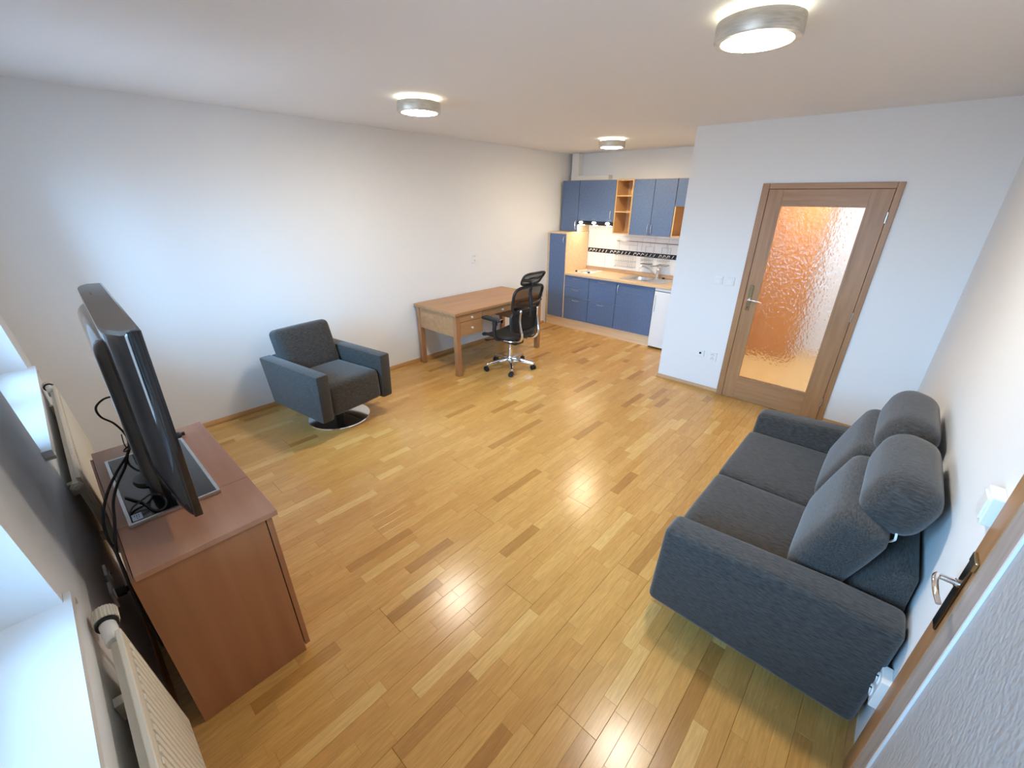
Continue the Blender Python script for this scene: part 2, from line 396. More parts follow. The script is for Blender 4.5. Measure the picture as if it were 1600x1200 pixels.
# window wall: leaning face, two bays
BAYS = [(0.38, 1.75), (2.865, 4.2)]; ZS, ZT = 0.905, 2.2; TH = 0.36
bm = B()
def lean(x0, x1, z0, z1):
    hexa(bm, [(x0, -TH, z0), (x1, -TH, z0), (x1, wy(z0), z0), (x0, wy(z0), z0), (x0, -TH, z1), (x1, -TH, z1), (x1, wy(z1), z1), (x0, wy(z1), z1)])
xs = [-0.1, BAYS[0][0], BAYS[0][1], BAYS[1][0], BAYS[1][1], W+0.1]
for k in (0, 2, 4): lean(xs[k], xs[k+1], -0.1, H)
for a, b in BAYS: lean(a, b, -0.1, ZS-0.03); lean(a, b, ZT, H)
struct(obj('wall_window', bm, M_WALL))
for n, (a, b) in enumerate(BAYS):
    wn_ = thing('window_%d' % (n+1), ('white window bay beyond the TV with a glossy white sill', 'white window bay next to the camera with a broad glossy sill')[n], 'window')
    wn_['kind'] = 'structure'
    YF = -0.30
    bm = B()
    for (p, q) in (((a, YF, ZS-0.03), (a+0.06, YF+0.06, ZT)), ((b-0.06, YF, ZS-0.03), (b, YF+0.06, ZT)), ((a+0.06, YF, ZS-0.03), (b-0.06, YF+0.06, ZS+0.04)), ((a+0.06, YF, ZT-0.06), (b-0.06, YF+0.06, ZT))): box(bm, p, q)
    obj('window_frame', bm, M_WHITE, wn_)
    mid = (a+b)/2
    for (l, r_) in ((a+0.06, mid), (mid, b-0.06)):
        bm = B(); z0, z1 = ZS+0.04, ZT-0.06; y0, y1 = YF+0.01, YF+0.075
        box(bm, (l, y0, z0), (l+0.06, y1, z1)); box(bm, (r_-0.06, y0, z0), (r_, y1, z1)); box(bm, (l+0.06, y0, z0), (r_-0.06, y1, z0+0.06)); box(bm, (l+0.06, y0, z1-0.06), (r_-0.06, y1, z1))
        sash = obj('sash', bm, M_WHITE, wn_)
        obj('pane', bx((l+0.06, YF+0.03, z0+0.06), (r_-0.06, YF+0.036, z1-0.06)), M_PANE, sash)
    bm = B(); box(bm, (mid-0.012, YF+0.075, 1.5), (mid+0.012, YF+0.09, 1.56)); box(bm, (mid-0.008, YF+0.09, 1.42), (mid+0.008, YF+0.105, 1.55))
    obj('handle', bm, M_WHITE, wn_)
    # sill board with horns past the jambs
    SF = (0.05, 0.032)[n]
    bm = B(); prism(bm, [(a-0.04, SF), (b+0.04, SF), (b+0.04, wy(ZS)+0.001), (b, wy(ZS)+0.001), (b, YF+0.06), (a, YF+0.06), (a, wy(ZS)+0.001), (a-0.04, wy(ZS)+0.001)], 'z', ZS-0.03, ZS)
    obj('window_sill', bm, M_SILL, wn_)
    bm = B()
    for e in (a-0.04, b+0.028): box(bm, (e, 0.0185, ZS-0.045), (e+0.012, SF+0.002, ZS-0.03))
    obj('sill_end_cap', bm, M_NICKEL, wn_)
# baseboards
M_BASE = wood('baseboard_oak', lin(176, 128, 76), lin(196, 148, 92), 'y', 0.4)
M_BASEX = wood('baseboard_oak_x', lin(176, 128, 76), lin(196, 148, 92), 'x', 0.4)
def skirt(name, poly, axis, a, b, m): struct(obj(name, prism(B(), poly, axis, a, b), m))
skirt('baseboard_left', [(0, 0), (0.016, 0), (0.016, 0.016), (0.006, 0.042), (0, 0.045)], 'y', 0.09, YK-0.62, M_BASE)
skirt('baseboard_right', [(W, 0), (W-0.016, 0), (W-0.016, 0.016), (W-0.006, 0.042), (W, 0.045)], 'y', D2B, YD-0.016, M_BASE)
skirt('baseboard_partition', [(YD, 0), (YD-0.016, 0), (YD-0.016, 0.016), (YD-0.006, 0.042), (YD, 0.045)], 'x', XP-0.01, DX0-0.012, M_BASEX)
skirt('baseboard_door_side', [(YD, 0), (YD-0.016, 0), (YD-0.016, 0.016), (YD-0.006, 0.042), (YD, 0.045)], 'x', DX1+0.012, W, M_BASEX)
skirt('baseboard_alcove', [(XP, 0), (XP-0.012, 0), (XP-0.012, 0.016), (XP-0.004, 0.042), (XP, 0.045)], 'y', YD-0.01, YK-0.62, M_BASE)
skirt('baseboard_window', [(0.066, 0), (0.082, 0), (0.082, 0.016), (0.07, 0.042), (0.064, 0.045)], 'x', 0.017, W, M_BASEX)

# hall behind door_1
bm = B()
box(bm, (2.6, 7.0, -0.1), (W+0.2, 7.1, H)); box(bm, (W+0.12, YD+0.12, -0.1), (W+0.2, 7.0, H)); box(bm, (2.594, 6.39, -0.1), (2.6, 7.0, H))
struct(obj('wall_hall', bm, M_WALL))
M_HALLF = wood('hall_floor', lin(214, 172, 104), lin(232, 196, 132), 'y', 0.3)
struct(obj('floor_hall', bx((XP+0.12, YD+0.0, -0.013), (W+0.12, 7.0, -0.001)), M_HALLF))
M_WARD = wood('orange_alder', lin(192, 124, 50), lin(212, 142, 64), 'z', 0.4)
wd = thing('wardrobe', 'orange alder wardrobe blurred behind the hammered door glass', 'wardrobe', (3.1, 6.7, 0))
obj('carcass', bx((2.62, 6.42, 0), (3.5, 6.98, 2.35)), M_WARD, wd, bev=0.004)
obj('door', bx((2.63, 6.4, 0.08), (3.055, 6.42, 2.33)), M_WARD, wd); obj('door', bx((3.065, 6.4, 0.08), (3.49, 6.42, 2.33)), M_WARD, wd)

# ------------------------------------------------------------------ door_1 (hammered glass, partition)
d1 = thing('door_1', 'oak door with hammered glass panel glowing orange, closed', 'door', ((DX0+DX1)/2, YD, 0)); d1['kind'] = 'structure'
X0, X1, ZH = 3.1517, 4.1235, 2.04; cw = 0.058
bm = B(); box(bm, (X0, YD-0.016, 0), (X0+cw, YD, ZH)); obj('casing', bm, M_DOOR, d1, bev=0.003)
bm = B(); box(bm, (X1-cw+0.014, YD-0.016, 0), (X1, YD, ZH)); obj('casing', bm, M_DOOR, d1, bev=0.003)
bm = B(); box(bm, (X0+cw, YD-0.016, ZH-0.045), (X1-cw+0.014, YD, ZH)); obj('casing', bm, M_DOOR_H, d1, bev=0.003)
LX0, LX1, LZ = X0+cw+0.003, X1-cw+0.011, ZH-0.048
GX0, GX1, GZ0, GZ1 = 3.328, 3.934, 0.246, 1.862
Y0, Y1 = YD-0.013, YD+0.027
lf = obj('door_leaf', bx((LX0, Y0, 0.006), (GX0, Y1, LZ)), M_DOOR, d1, bev=0.002)
obj('stile', bx((GX1, Y0, 0.006), (LX1, Y1, LZ)), M_DOOR, d1, bev=0.002)
obj('bottom_rail', bx((GX0, Y0, 0.006), (GX1, Y1, GZ0)), M_DOOR_H, d1, bev=0.001)
obj('top_rail', bx((GX0, Y0, GZ1), (GX1, Y1, LZ)), M_DOOR_H, d1, bev=0.001)
bm = B(); s = 0.012
for p, q in (((GX0-s, Y0-0.005, GZ0-s), (GX0+0.004, Y0+0.002, GZ1+s)), ((GX1-0.004, Y0-0.005, GZ0-s), (GX1+s, Y0+0.002, GZ1+s)), ((GX0+0.004, Y0-0.005, GZ0-s), (GX1-0.004, Y0+0.002, GZ0+0.004)), ((GX0+0.004, Y0-0.005, GZ1-0.004), (GX1-0.004, Y0+0.002, GZ1+s))): box(bm, p, q)
obj('glazing_bead', bm, M_DOOR, d1)
obj('pane', bx((GX0, YD+0.003, GZ0), (GX1, YD+0.008, GZ1)), M_HAMMER, d1, label='hammered obscure glass pane')
bm = B(); ys0, ys1 = Y1+0.001, Y1+0.014
box(bm, (LX0-0.012, ys0, 0), (LX0+0.014, ys1, LZ+0.014)); box(bm, (LX1-0.014, ys0, 0), (LX1+0.012, ys1, LZ+0.014)); box(bm, (LX0+0.014, ys0, LZ-0.012), (LX1-0.014, ys1, LZ+0.014))
obj('door_stop', bm, M_DOOR, d1)
def lever(parent, origin, nrm, along, L=0.115, plate_h=(0.135, 0.105), pw=0.036, pm=M_BRASSY, lm=M_CHROME, keyhole=True):
    o = Vector(origin); n = Vector(nrm); a = Vector(along); z = Vector((0, 0, 1))
    side = a
    bm = B(); q = []
    for u, v in ((-pw/2, -plate_h[1]), (pw/2, -plate_h[1]), (pw/2, plate_h[0]), (-pw/2, plate_h[0])): q.append((u, v))
    f = [o + side*u + z*v for u, v in q]; g = [p + n*0.007 for p in f]
    hexa(bm, f+g)
    pl = obj('handle_plate', bm, pm, parent, bev=0.003)
    if keyhole:
        bm = B(); c = o - z*0.072 + n*0.0075
        tube(bm, [c, c+n*0.002], 0.006, 10); tube(bm, [c-z*0.012, c-z*0.012+n*0.002], 0.004, 8)
        obj('keyhole', bm, M_BLACK, pl)
    bm = B(); tube(bm, [o+n*0.006, o+n*0.014], 0.012, 14); tube(bm, [o+n*0.013, o+n*0.05], 0.0085, 12)
    e = o+n*0.048
    pts = spline([e, e+n*0.004+a*0.01+z*0.002, e+n*0.007+a*0.035+z*0.004, e+n*0.004+a*0.075-z*0.002, e-n*0.004+a*L-z*0.012], 5)
    tube(bm, pts, [0.009-0.003*(k/(len(pts)-1)) for k in range(len(pts))], 10)
    obj('handle', bm, lm, parent, smooth=True)
lever(d1, (3.259, Y0, 1.035), (0, -1, 0), (1, 0, 0))
for z in (1.79, 1.005, 0.2):
    bm = B(); tube(bm, [(X1-cw+0.013, Y0-0.006, z-0.04), (X1-cw+0.013, Y0-0.006, z+0.04)], 0.0075, 10); obj('hinge', bm, M_STEEL, d1, smooth=True)
struct(obj('trim_1', bx((X0+cw, YD+0.03, 0), (X0+cw+0.014, YD+0.12, DH-0.02)), M_DOOR)); struct(obj('trim_2', bx((X1-cw, YD+0.03, 0), (X1-cw+0.014, YD+0.12, DH-0.02)), M_DOOR))

# ------------------------------------------------------------------ door_2 (frosted glass, sofa wall)
d2 = thing('door_2', 'oak and frosted glass door beside the grey sofa, closed', 'door', (W, (D2A+D2B)/2, 0)); d2['kind'] = 'structure'
xf = W-0.012
obj('casing', bx((xf, 1.60, 0), (W+0.03, D2B, 2.04)), M_DOOR, d2, bev=0.002)
obj('casing', bx((xf, D2A, 0), (W+0.03, D2A+0.09, 2.04)), M_DOOR, d2, bev=0.002)
obj('casing', bx((xf, D2A+0.09, 1.95), (W+0.03, 1.60, 2.04)), M_DOOR, d2, bev=0.002)
obj('stile', bx((xf+0.002, 1.492, 0.006), (W+0.03, 1.60, 1.95)), M_GREYWOOD, d2, label='grey-brown wood grain stile')
obj('stile', bx((xf+0.002, D2A+0.09, 0.006), (W+0.03, D2A+0.2, 1.95)), M_GREYWOOD, d2, label='grey-brown wood grain stile')
obj('bottom_rail', bx((xf+0.002, D2A+0.2, 0.006), (W+0.03, 1.492, 0.2)), M_GREYWOOD, d2, label='grey-brown wood grain rail')
obj('top_rail', bx((xf+0.002, D2A+0.2, 1.85), (W+0.03, 1.492, 1.95)), M_GREYWOOD, d2, label='grey-brown wood grain rail')
bm = B(); box(bm, (xf-0.002, 1.483, 0.2), (xf+0.008, 1.492, 1.85)); box(bm, (xf-0.002, D2A+0.2, 0.2), (xf+0.008, D2A+0.209, 1.85)); box(bm, (xf-0.002, D2A+0.209, 0.2), (xf+0.008, 1.483, 0.209)); box(bm, (xf-0.002, D2A+0.209, 1.841), (xf+0.008, 1.483, 1.85))
obj('glazing_bead', bm, M_ENAMEL, d2, label='bright white bead round the glass')
obj('pane', bx((xf+0.004, D2A+0.209, 0.209), (xf+0.012, 1.483, 1.841)), M_FROST, d2, label='frosted grey glass pane')
struct(obj('dark_backing', bx((W+0.1, D2A, 0), (W+0.118, D2B, 2.03)), M_DARK))  # dark sheet added behind the pane, stands in for the dim room beyond
lever(d2, (xf, 1.640, 0.965), (-1, 0, 0), (0, -1, 0), 0.105, (0.098, 0.165), 0.042, M_BLACKMETAL, M_CHROME, False)
obj('plate_cap', bx((xf-0.009, 1.604, 1.035), (xf, 1.662, 1.066)), M_BRASSY, d2, bev=0.003, label='brass cap at the top of the handle plate')

# ------------------------------------------------------------------ ceiling lights
def ceiling_light(x, y, label, md=None):
    t = thing('ceiling_light', label, 'lamp', (x, y, H), 0, 'round ceiling lights with nickel rings')
    obj('ceiling_plate', lathe(B(), [(0, 0), (0.125, 0), (0.125, -0.012), (0, -0.012)], 40), M_WHITE, t, False, True)
    obj('glass_rim', lathe(B(), [(0, -0.012), (0.128, -0.012), (0.134, -0.018), (0.134, -0.026), (0, -0.026)], 48), M_LAMPRIM, t, False, True, label='glowing glass edge above the ring')
    obj('ring', lathe(B(), [(0.118, -0.026), (0.148, -0.028), (0.150, -0.034), (0.150, -0.082), (0.145, -0.09), (0.124, -0.09), (0.122, -0.084), (0.118, -0.084)], 56), M_NICKEL, t, False, True, label='satin nickel ring')
    obj('diffuser', lathe(B(), [(0.0, -0.0845), (0.1215, -0.0845), (0.1215, -0.087), (0.10, -0.093), (0.06, -0.097), (0, -0.098)], 48), md or M_LAMP, t, False, True, label='lit milk glass diffuser')
    return t
ceiling_light(1.44, 2.37, 'round nickel ceiling light over the floor between armchair and desk')
ceiling_light(3.64, 2.29, 'largest looking round nickel ceiling light, above the sofa side of the room')
ceiling_light(1.41, 5.03, 'small looking round nickel ceiling light in front of the kitchen cabinets', M_LAMPWARM)

# ------------------------------------------------------------------ kitchen
yb = 5.6766; yw = 5.9466; g = 0.004
def handle_bar(parent, p0, p1, nrm, r=0.0045, out=0.026):
    p0, p1, n = Vector(p0), Vector(p1), Vector(nrm)
    bm = B(); tube(bm, spline([p0, p0+n*out*0.7+(p1-p0)*0.06, p0+n*out+(p1-p0)*0.22, p0+n*out*1.1+(p1-p0)*0.5, p0+n*out+(p1-p0)*0.78, p0+n*out*0.7+(p1-p0)*0.94, p1], 4), r, 8)
    return obj('handle', bm, M_STEEL, parent, smooth=True)
def front(parent, name, x0, x1, z0, z1, y, hpos=None, mt=None):
    f = obj(name, bx((x0+g, y, z0+g), (x1-g, y+0.018, z1-g)), mt or M_BLUE, parent, bev=0.0015)
    if hpos: handle_bar(f, (hpos[0], y, hpos[1]), (hpos[2], y, hpos[3]), (0, -1, 0))
    return f
def carcass(parent, x0, x1, z0, z1, y0, y1, mt=None): return obj('carcass', bx((x0, y0, z0), (x1, y1, z1)), mt or M_BEECH, parent)
ZC = 0.868
t = thing('tall_cabinet', 'narrow tall blue-fronted cabinet at the wall end of the kitchen', 'cabinet', (0.22, yb, 0))
carcass(t, 0.06, 0.378, 0.155, 1.435, yb+0.018, YK-0.002); obj('top_panel', bx((0.052, yb-0.004, 1.425), (0.384, YK-0.002, 1.443)), M_BEECH, t)
obj('filler', bx((0.003, yb+0.03, 0.155), (0.06, yb+0.05, 1.43)), M_BEECH, t); obj('side_panel', bx((0.372, yb, 0.155), (0.385, YK-0.012, 1.425)), M_BEECH, t)
front(t, 'door', 0.06, 0.372, 0.155, 1.425, yb, (0.34, 1.3, 0.34, 1.38))
t = thing('base_cabinet', 'blue kitchen base unit with three drawers under the hob', 'cabinet', (0.61, yb, 0))
carcass(t, 0.386, 0.834, 0.155, 0.838, yb+0.018, YK-0.02)
for z0, z1 in ((0.665, 0.838), (0.505, 0.665), (0.155, 0.505)):
    front(t, 'drawer', 0.386, 0.836, z0, z1, yb, (0.55, z1-0.04, 0.68, z1-0.04))
t = thing('base_cabinet', 'blue kitchen base unit with two deep drawers, middle of the row', 'cabinet', (1.07, yb, 0))
carcass(t, 0.836, 1.298, 0.155, 0.838, yb+0.018, YK-0.02)
for z0, z1 in ((0.505, 0.838), (0.155, 0.505)): front(t, 'drawer', 0.836, 1.3, z0, z1, yb, (1.0, z1-0.04, 1.13, z1-0.04))
t = thing('base_cabinet', 'blue one-door kitchen base unit under the sink', 'cabinet', (1.59, yb, 0))
for x in (1.3, 1.862): obj('side_panel', bx((x, yb+0.018, 0.155), (x+0.018, YK-0.02, 0.838)), M_BEECH, t)
obj('bottom_panel', bx((1.318, yb+0.018, 0.155), (1.862, YK-0.02, 0.173)), M_BEECH, t)
front(t, 'door', 1.3, 1.88, 0.155, 0.838, yb, (1.335, 0.68, 1.335, 0.8))
tag(obj('kitchen_plinth', bx((0.02, yb+0.03, 0.002), (1.876, yb+0.046, 0.154)), M_BEECH), 'pale beech plinth board below the blue base units', 'plinth')
# worktop with cut-outs for sink bowl: built as strips round the hole
SX0, SX1, SY0, SY1 = 1.36, 1.66, 5.83, 6.14
wt = thing('worktop', 'pale beech kitchen worktop with sink and hob set into it', 'worktop', (1.4, yb, ZC))
bm = B()
for p, q in (((0.386, yb-0.02, ZC-0.03), (SX0, YK-0.02, ZC)), ((SX1, yb-0.02, ZC-0.03), (XP-0.002, YK-0.02, ZC)), ((SX0, yb-0.02, ZC-0.03), (SX1, SY0, ZC)), ((SX0, SY1, ZC-0.03), (SX1, YK-0.02, ZC))): box(bm, p, q)
obj('board', bm, M_WORKTOP, wt)
obj('upstand', bx((0.386, YK-0.0255, ZC), (XP-0.002, YK-0.012, ZC+0.05)), M_UPSTAND, wt)
# sink
sk = thing('sink', 'stainless steel sink with bowl and drainer set in the worktop', 'sink', (1.6, 6.0, ZC))
bm = B(); zt = ZC+0.006
for p, q in (((1.27, 5.78, ZC), (SX0+0.012, 6.215, zt)), ((SX1-0.012, 5.78, ZC), (1.93, 6.215, zt)), ((SX0+0.012, 5.78, ZC), (SX1-0.012, SY0+0.012, zt)), ((SX0+0.012, SY1-0.012, ZC), (SX1-0.012, 6.215, zt))): box(bm, p, q)
obj('sink_deck', bm, M_STEEL, sk, bev=0.002)
bm = B(); cx, cy = (SX0+SX1)/2, (SY0+SY1)/2
rg = []
for (hx, hy, z, rr) in ((0.142, 0.146, zt, 0.05), (0.138, 0.142, zt-0.012, 0.05), (0.128, 0.132, zt-0.14, 0.05), (0.10, 0.104, zt-0.155, 0.05), (0.02, 0.02, zt-0.158, 0.02)):
    ring = []
    for k in range(28):
        a = 2*PI*k/28; ca, sa = math.cos(a), math.sin(a); e = 0.5
        ring.append(bm.verts.new((cx+hx*math.copysign(abs(ca)**e, ca), cy+hy*math.copysign(abs(sa)**e, sa), z)))
    rg.append(ring)
for A, C in zip(rg, rg[1:]):
    for k in range(28): bm.faces.new((A[k], A[(k+1) % 28], C[(k+1) % 28], C[k]))
bm.faces.new(rg[-1]); obj('bowl', bm, M_STEEL, sk, smooth='all')
for k in range(6):
    y = 5.84+k*0.055; obj('drainer_rib', bx((1.69, y, zt), (1.90, y+0.012, zt+0.004)), M_STEEL, sk, bev=0.0015)
bm = B(); lathe(bm, [(0, 0), (0.022, 0), (0.022, 0.012), (0.012, 0.02), (0, 0.02)], 16, T((1.76, 6.17, zt))); obj('overflow_knob', bm, M_BLACK, sk, smooth=True)
# faucet
fc = thing('faucet', 'chrome kitchen mixer tap with long spout over the sink', 'faucet', (1.66, 6.18, zt))
bm = B(); lathe(bm, [(0, 0), (0.028, 0), (0.028, 0.01), (0.02, 0.02), (0.02, 0.09), (0.024, 0.1), (0.024, 0.13), (0.016, 0.142), (0, 0.145)], 20, T((1.66, 6.18, zt))); obj('body', bm, M_CHROME, fc, smooth=True)
bm = B(); tube(bm, spline([(1.655, 6.17, zt+0.04), (1.60, 6.12, zt+0.09), (1.53, 6.06, zt+0.145), (1.49, 6.02, zt+0.165), (1.475, 6.005, zt+0.16), (1.472, 6.002, zt+0.14)], 5), 0.011, 10); obj('spout', bm, M_CHROME, fc, smooth=True)
bm = B(); tube(bm, spline([(1.66, 6.18, zt+0.14), (1.655, 6.16, zt+0.165), (1.62, 6.10, zt+0.172), (1.59, 6.06, zt+0.168)], 4), [0.013]*5+[0.010]*4+[0.007]*4, 10); obj('handle', bm, M_CHROME, fc, smooth=True)
# hob
hb = thing('hob', 'two-plate cooker hob with knobs set in the worktop', 'hob', (0.6, 5.98, ZC))
obj('plate', bx((0.46, 5.80, ZC), (0.75, 6.21, ZC+0.006)), M_ENAMEL, hb, bev=0.002)
for x, y in ((0.605, 5.90), (0.605, 6.10)):
    obj('burner', lathe(B(), [(0, 0), (0.078, 0), (0.08, 0.004), (0.075, 0.008), (0.02, 0.007), (0, 0.005)], 28, T((x, y, ZC+0.006))), M_STEEL, hb, smooth=True, label='pale metal hot plate')
for x in (0.49, 0.72):
    obj('knob', lathe(B(), [(0, 0), (0.018, 0), (0.016, 0.022), (0, 0.024)], 14, T((x, 5.83, ZC+0.006))), M_BLACK, hb, smooth=True)
# fridge
fr = thing('refrigerator', 'small white undercounter fridge half hidden by the partition wall', 'refrigerator', (2.16, yb, 0))
obj('cabinet_body', bx((1.885, yb+0.05, 0.02), (2.45, YK-0.03, 0.83)), M_ENAMEL, fr, bev=0.004)
obj('door', bx((1.887, yb-0.012, 0.03), (2.448, yb+0.045, 0.79)), M_ENAMEL, fr, bev=0.006)
obj('top_lid', bx((1.885, yb-0.008, 0.80), (2.45, yb+0.06, 0.832)), M_ENAMEL, fr, bev=0.004)
bm = B(); box(bm, (1.895, yb-0.032, 0.52), (1.915, yb-0.010, 0.74)); obj('handle', bm, M_WHITE, fr, bev=0.005)
for x in (1.93, 2.40): obj('foot', lathe(B(), [(0, 0), (0.018, 0), (0.018, 0.021), (0, 0.021)], 12, T((x, yb+0.09, 0))), M_BLACK, fr)
# wall cabinets
t = thing('wall_cabinet', 'narrow blue wall cupboard beside the extractor hood cupboard', 'cabinet', (0.22, yw, 1.447))
carcass(t, 0.066, 0.372, 1.447, 2.152, yw+0.018, YK-0.002); front(t, 'door', 0.066, 0.374, 1.447, 2.152, yw, (0.345, 1.48, 0.345, 1.6))
t = thing('wall_cabinet', 'wide blue wall cupboard above the extractor hood', 'cabinet', (0.68, yw, 1.6))
carcass(t, 0.375, 0.986, 1.602, 2.152, yw+0.018, YK-0.002); front(t, 'door', 0.374, 0.988, 1.602, 2.152, yw, (0.94, 1.63, 0.94, 1.75))
t = thing('shelf_unit', 'open beech shelf column between the blue wall cupboards', 'shelf', (1.12, yw, 1.452))
obj('side_panel', bx((0.99, yw, 1.452), (1.006, YK-0.002, 2.152)), M_BEECH_D, t); obj('side_panel', bx((1.238, yw, 1.452), (1.254, YK-0.002, 2.152)), M_BEECH_D, t)
obj('back_panel', bx((1.006, YK-0.012, 1.452), (1.238, YK-0.002, 2.152)), M_BEECH_D, t)
for z in (1.452, 1.734, 1.938, 2.136): obj('shelf', bx((1.006, yw+0.001, z), (1.238, YK-0.012, z+0.016)), M_BEECH_D, t)
t = thing('wall_cabinet', 'two-door blue wall cupboard above the sink', 'cabinet', (1.56, yw, 1.452))
carcass(t, 1.256, 1.862, 1.452, 2.152, yw+0.018, YK-0.002)
front(t, 'door', 1.255, 1.56, 1.452, 2.152, yw, (1.535, 1.48, 1.535, 1.6)); front(t, 'door', 1.56, 1.864, 1.452, 2.152, yw, (1.585, 1.48, 1.585, 1.6))
t = thing('wall_cabinet', 'blue wall cupboard with an open beech niche below, by the partition', 'cabinet', (2.16, yw, 1.455))
carcass(t, 1.866, 2.468, 1.826, 2.152, yw+0.018, YK-0.002); front(t, 'door', 1.865, 2.468, 1.826, 2.152, yw)
obj('side_panel', bx((1.866, yw, 1.455), (1.882, YK-0.002, 1.826)), M_BEECH_D, t); obj('side_panel', bx((2.452, yw, 1.455), (2.468, YK-0.002, 1.826)), M_BEECH_D, t)
obj('shelf', bx((1.882, yw+0.001, 1.455), (2.452, YK-0.002, 1.471)), M_BEECH_D, t); obj('back_panel', bx((1.882, YK-0.012, 1.471), (2.452, YK-0.002, 1.826)), M_BEECH_D, t)
# hood
hd = thing('extractor_hood', 'flat black extractor hood with three lit lamps under blue cupboard', 'hood', (0.68, yw, 1.55))
obj('hood_body', bx((0.38, yw-0.02, 1.552), (0.985, YK-0.03, 1.598)), M_BLACK, hd, bev=0.003)
for x in (0.45, 0.68, 0.91):
    obj('lamp', lathe(B(), [(0, -0.012), (0.03, -0.008), (0.038, 0), (0, 0)], 20, T((x, yw+0.03, 1.552))), M_HOODLAMP, hd, smooth=True, label='lit warm hood lamp')
    obj('front_lamp', lathe(B(), [(0, 0), (0.034, 0), (0.026, 0.007), (0, 0.01)], 20, T((x, yw-0.02, 1.583)) @ R(PI/2, 'X') @ Matrix.Diagonal((1, 0.4, 1, 1))), M_HOODLAMP, hd, smooth=True, label='small lit lamp on the hood edge')
# duct
bm = B()
tag(obj('exhaust_duct', box(bm, (0.063, YK-0.118, 2.155), (0.185, YK-0.002, H-0.001)), M_WHITE, bev=0.004), 'white flat exhaust duct rising to the ceiling above the cupboards', 'duct')
o = bpy.data.objects['exhaust_duct']
obj('duct_run', bx((0.185, YK-0.12, 2.158), (0.72, YK-0.004, 2.222)), M_WHITE, o, bev=0.003)
obj('duct_elbow', bx((0.06, YK-0.122, 2.153), (0.2, YK-0.003, 2.24)), M_WHITE, o, bev=0.006)
# backsplash tiles
TX0, TX1 = 0.392, XP-0.002
bm = B(); box(bm, (TX0, YK-0.004, ZC+0.05), (TX1, YK, 1.6)); obj('grout_bed', bm, M_GROUT, wk)
M_DECOR = mat('border_black', (0.02, 0.02, 0.022, 1), 0.2); M_DECW = mat('border_white', (0.7, 0.69, 0.66, 1), 0.25)
def tiles(z0, z1, wdt, m, off=0.0, decor=False):
    x = TX0-off
    first = True; k = 0
    while x < TX1-0.01:
        a, b = max(x, TX0)+0.0012, min(x+wdt, TX1)-0.0012
        if b-a > 0.012:
            o = obj('border_tile' if decor else 'tile', bx((a, YK-0.0095, z0+0.0012), (b, YK-0.003, z1-0.0012)), m, wk, bev=0.001)
            if decor:
                bm = B(); h = z1-z0; yy = YK-0.0105
                ln = lambda u: min(max(u, a+0.002), b-0.002)
                for u in (0.02, 0.08, 0.14):
                    # slanted dash, cup-like block and dots of the printed frieze
                    q = [(ln(a+u), z0+0.012), (ln(a+u+0.012), z0+0.012), (ln(a+u+0.035), z1-0.014), (ln(a+u+0.023), z1-0.014)]
                    if q[1][0]-q[0][0] > 0.004: prism(bm, q, 'y', yy, YK-0.0094)
                    e0, e1 = ln(a+u+0.036), ln(a+u+0.052)
                    if e1-e0 > 0.004 and k % 2 == 0: prism(bm, [(e0, z0+0.03), (e1, z0+0.03), (e1, z0+0.044), (e0, z0+0.05)], 'y', yy, YK-0.0094)
                if bm.verts: obj('frieze_print', bm, M_DECW, o)
                else: bm.free()
                k += 1
        x += wdt
tiles(ZC+0.05, 1.135, 0.2, M_TILE, 0.07); tiles(1.135, 1.2, 0.2, M_DECOR, 0.02, True); tiles(1.2, 1.4, 0.2, M_TILE, 0.07); tiles(1.4, 1.6, 0.2, M_TILE, 0.07)
for o in list(bpy.data.objects):
    if o.name.startswith('frieze_print'): o['label'] = 'white printed motif'
# rail and baskets
rl = thing('utensil_rail', 'thin steel utensil rail across the tiled splashback', 'rail', (1.6, YK-0.05, 1.34))
obj('bar', tube(B(), [(0.93, YK-0.05, 1.34), (2.3, YK-0.05, 1.34)], 0.006, 8), M_WIRE, rl, smooth=True)
for x in (0.93, 2.28):
    bm = B(); lathe(bm, [(0, 0), (0.018, 0), (0.018, 0.01), (0.008, 0.014), (0.008, 0.04), (0, 0.041)], 14, T((x, YK-0.010, 1.34)) @ R(PI/2, 'X')); obj('bracket', bm, M_WIRE, rl, smooth=True)
def basket(x0, x1, ztop, zbot, zhook, label, nv, tray=True):
    t = thing('wire_basket', label, 'basket', ((x0+x1)/2, YK-0.08, zbot), 0, 'wire baskets hanging on the utensil rail')
    y0, y1 = YK-0.125, YK-0.03; r = 0.0019
    bm = B()
    for z in (zbot, (zbot+ztop)/2, ztop): tube(bm, [(x0, y0, z), (x1, y0, z), (x1, y1, z), (x0, y1, z)], r, 6, True)
    obj('rim_wires', bm, M_WIRE, t)
    bm = B()
    for k in range(nv):
        x = x0+(x1-x0)*(k+0.5)/nv
        tube(bm, [(x, y0, ztop), (x, y0, zbot), (x, y1, zbot), (x, y1, ztop)], r*0.8, 5)
    obj('basket_wires', bm, M_WIRE, t)
    bm = B(); xm0, xm1 = x0+0.01, x1-0.01
    tube(bm, [(xm0, y1, ztop), (xm0, y1, zhook), (xm1, y1, zhook), (xm1, y1, ztop)], r, 6)
    for x in ((xm0, xm1) if x1-x0 > 0.22 else ((x0+x1)/2,)):
        tube(bm, [(x, y1, zhook), (x, y1, 1.343), (x, YK-0.048, 1.350), (x, YK-0.060, 1.343)], r, 6)
    obj('hanger', bm, M_WIRE, t)
    if tray: obj('drip_tray', bx((x0-0.002, y0-0.002, zbot-0.012), (x1+0.002, y1+0.002, zbot-0.002)), M_WIRE, t, bev=0.003)
basket(0.95, 1.27, 1.14, 0.975, 1.285, 'widest wire basket, hanging at the hob end of the rail', 11, False)
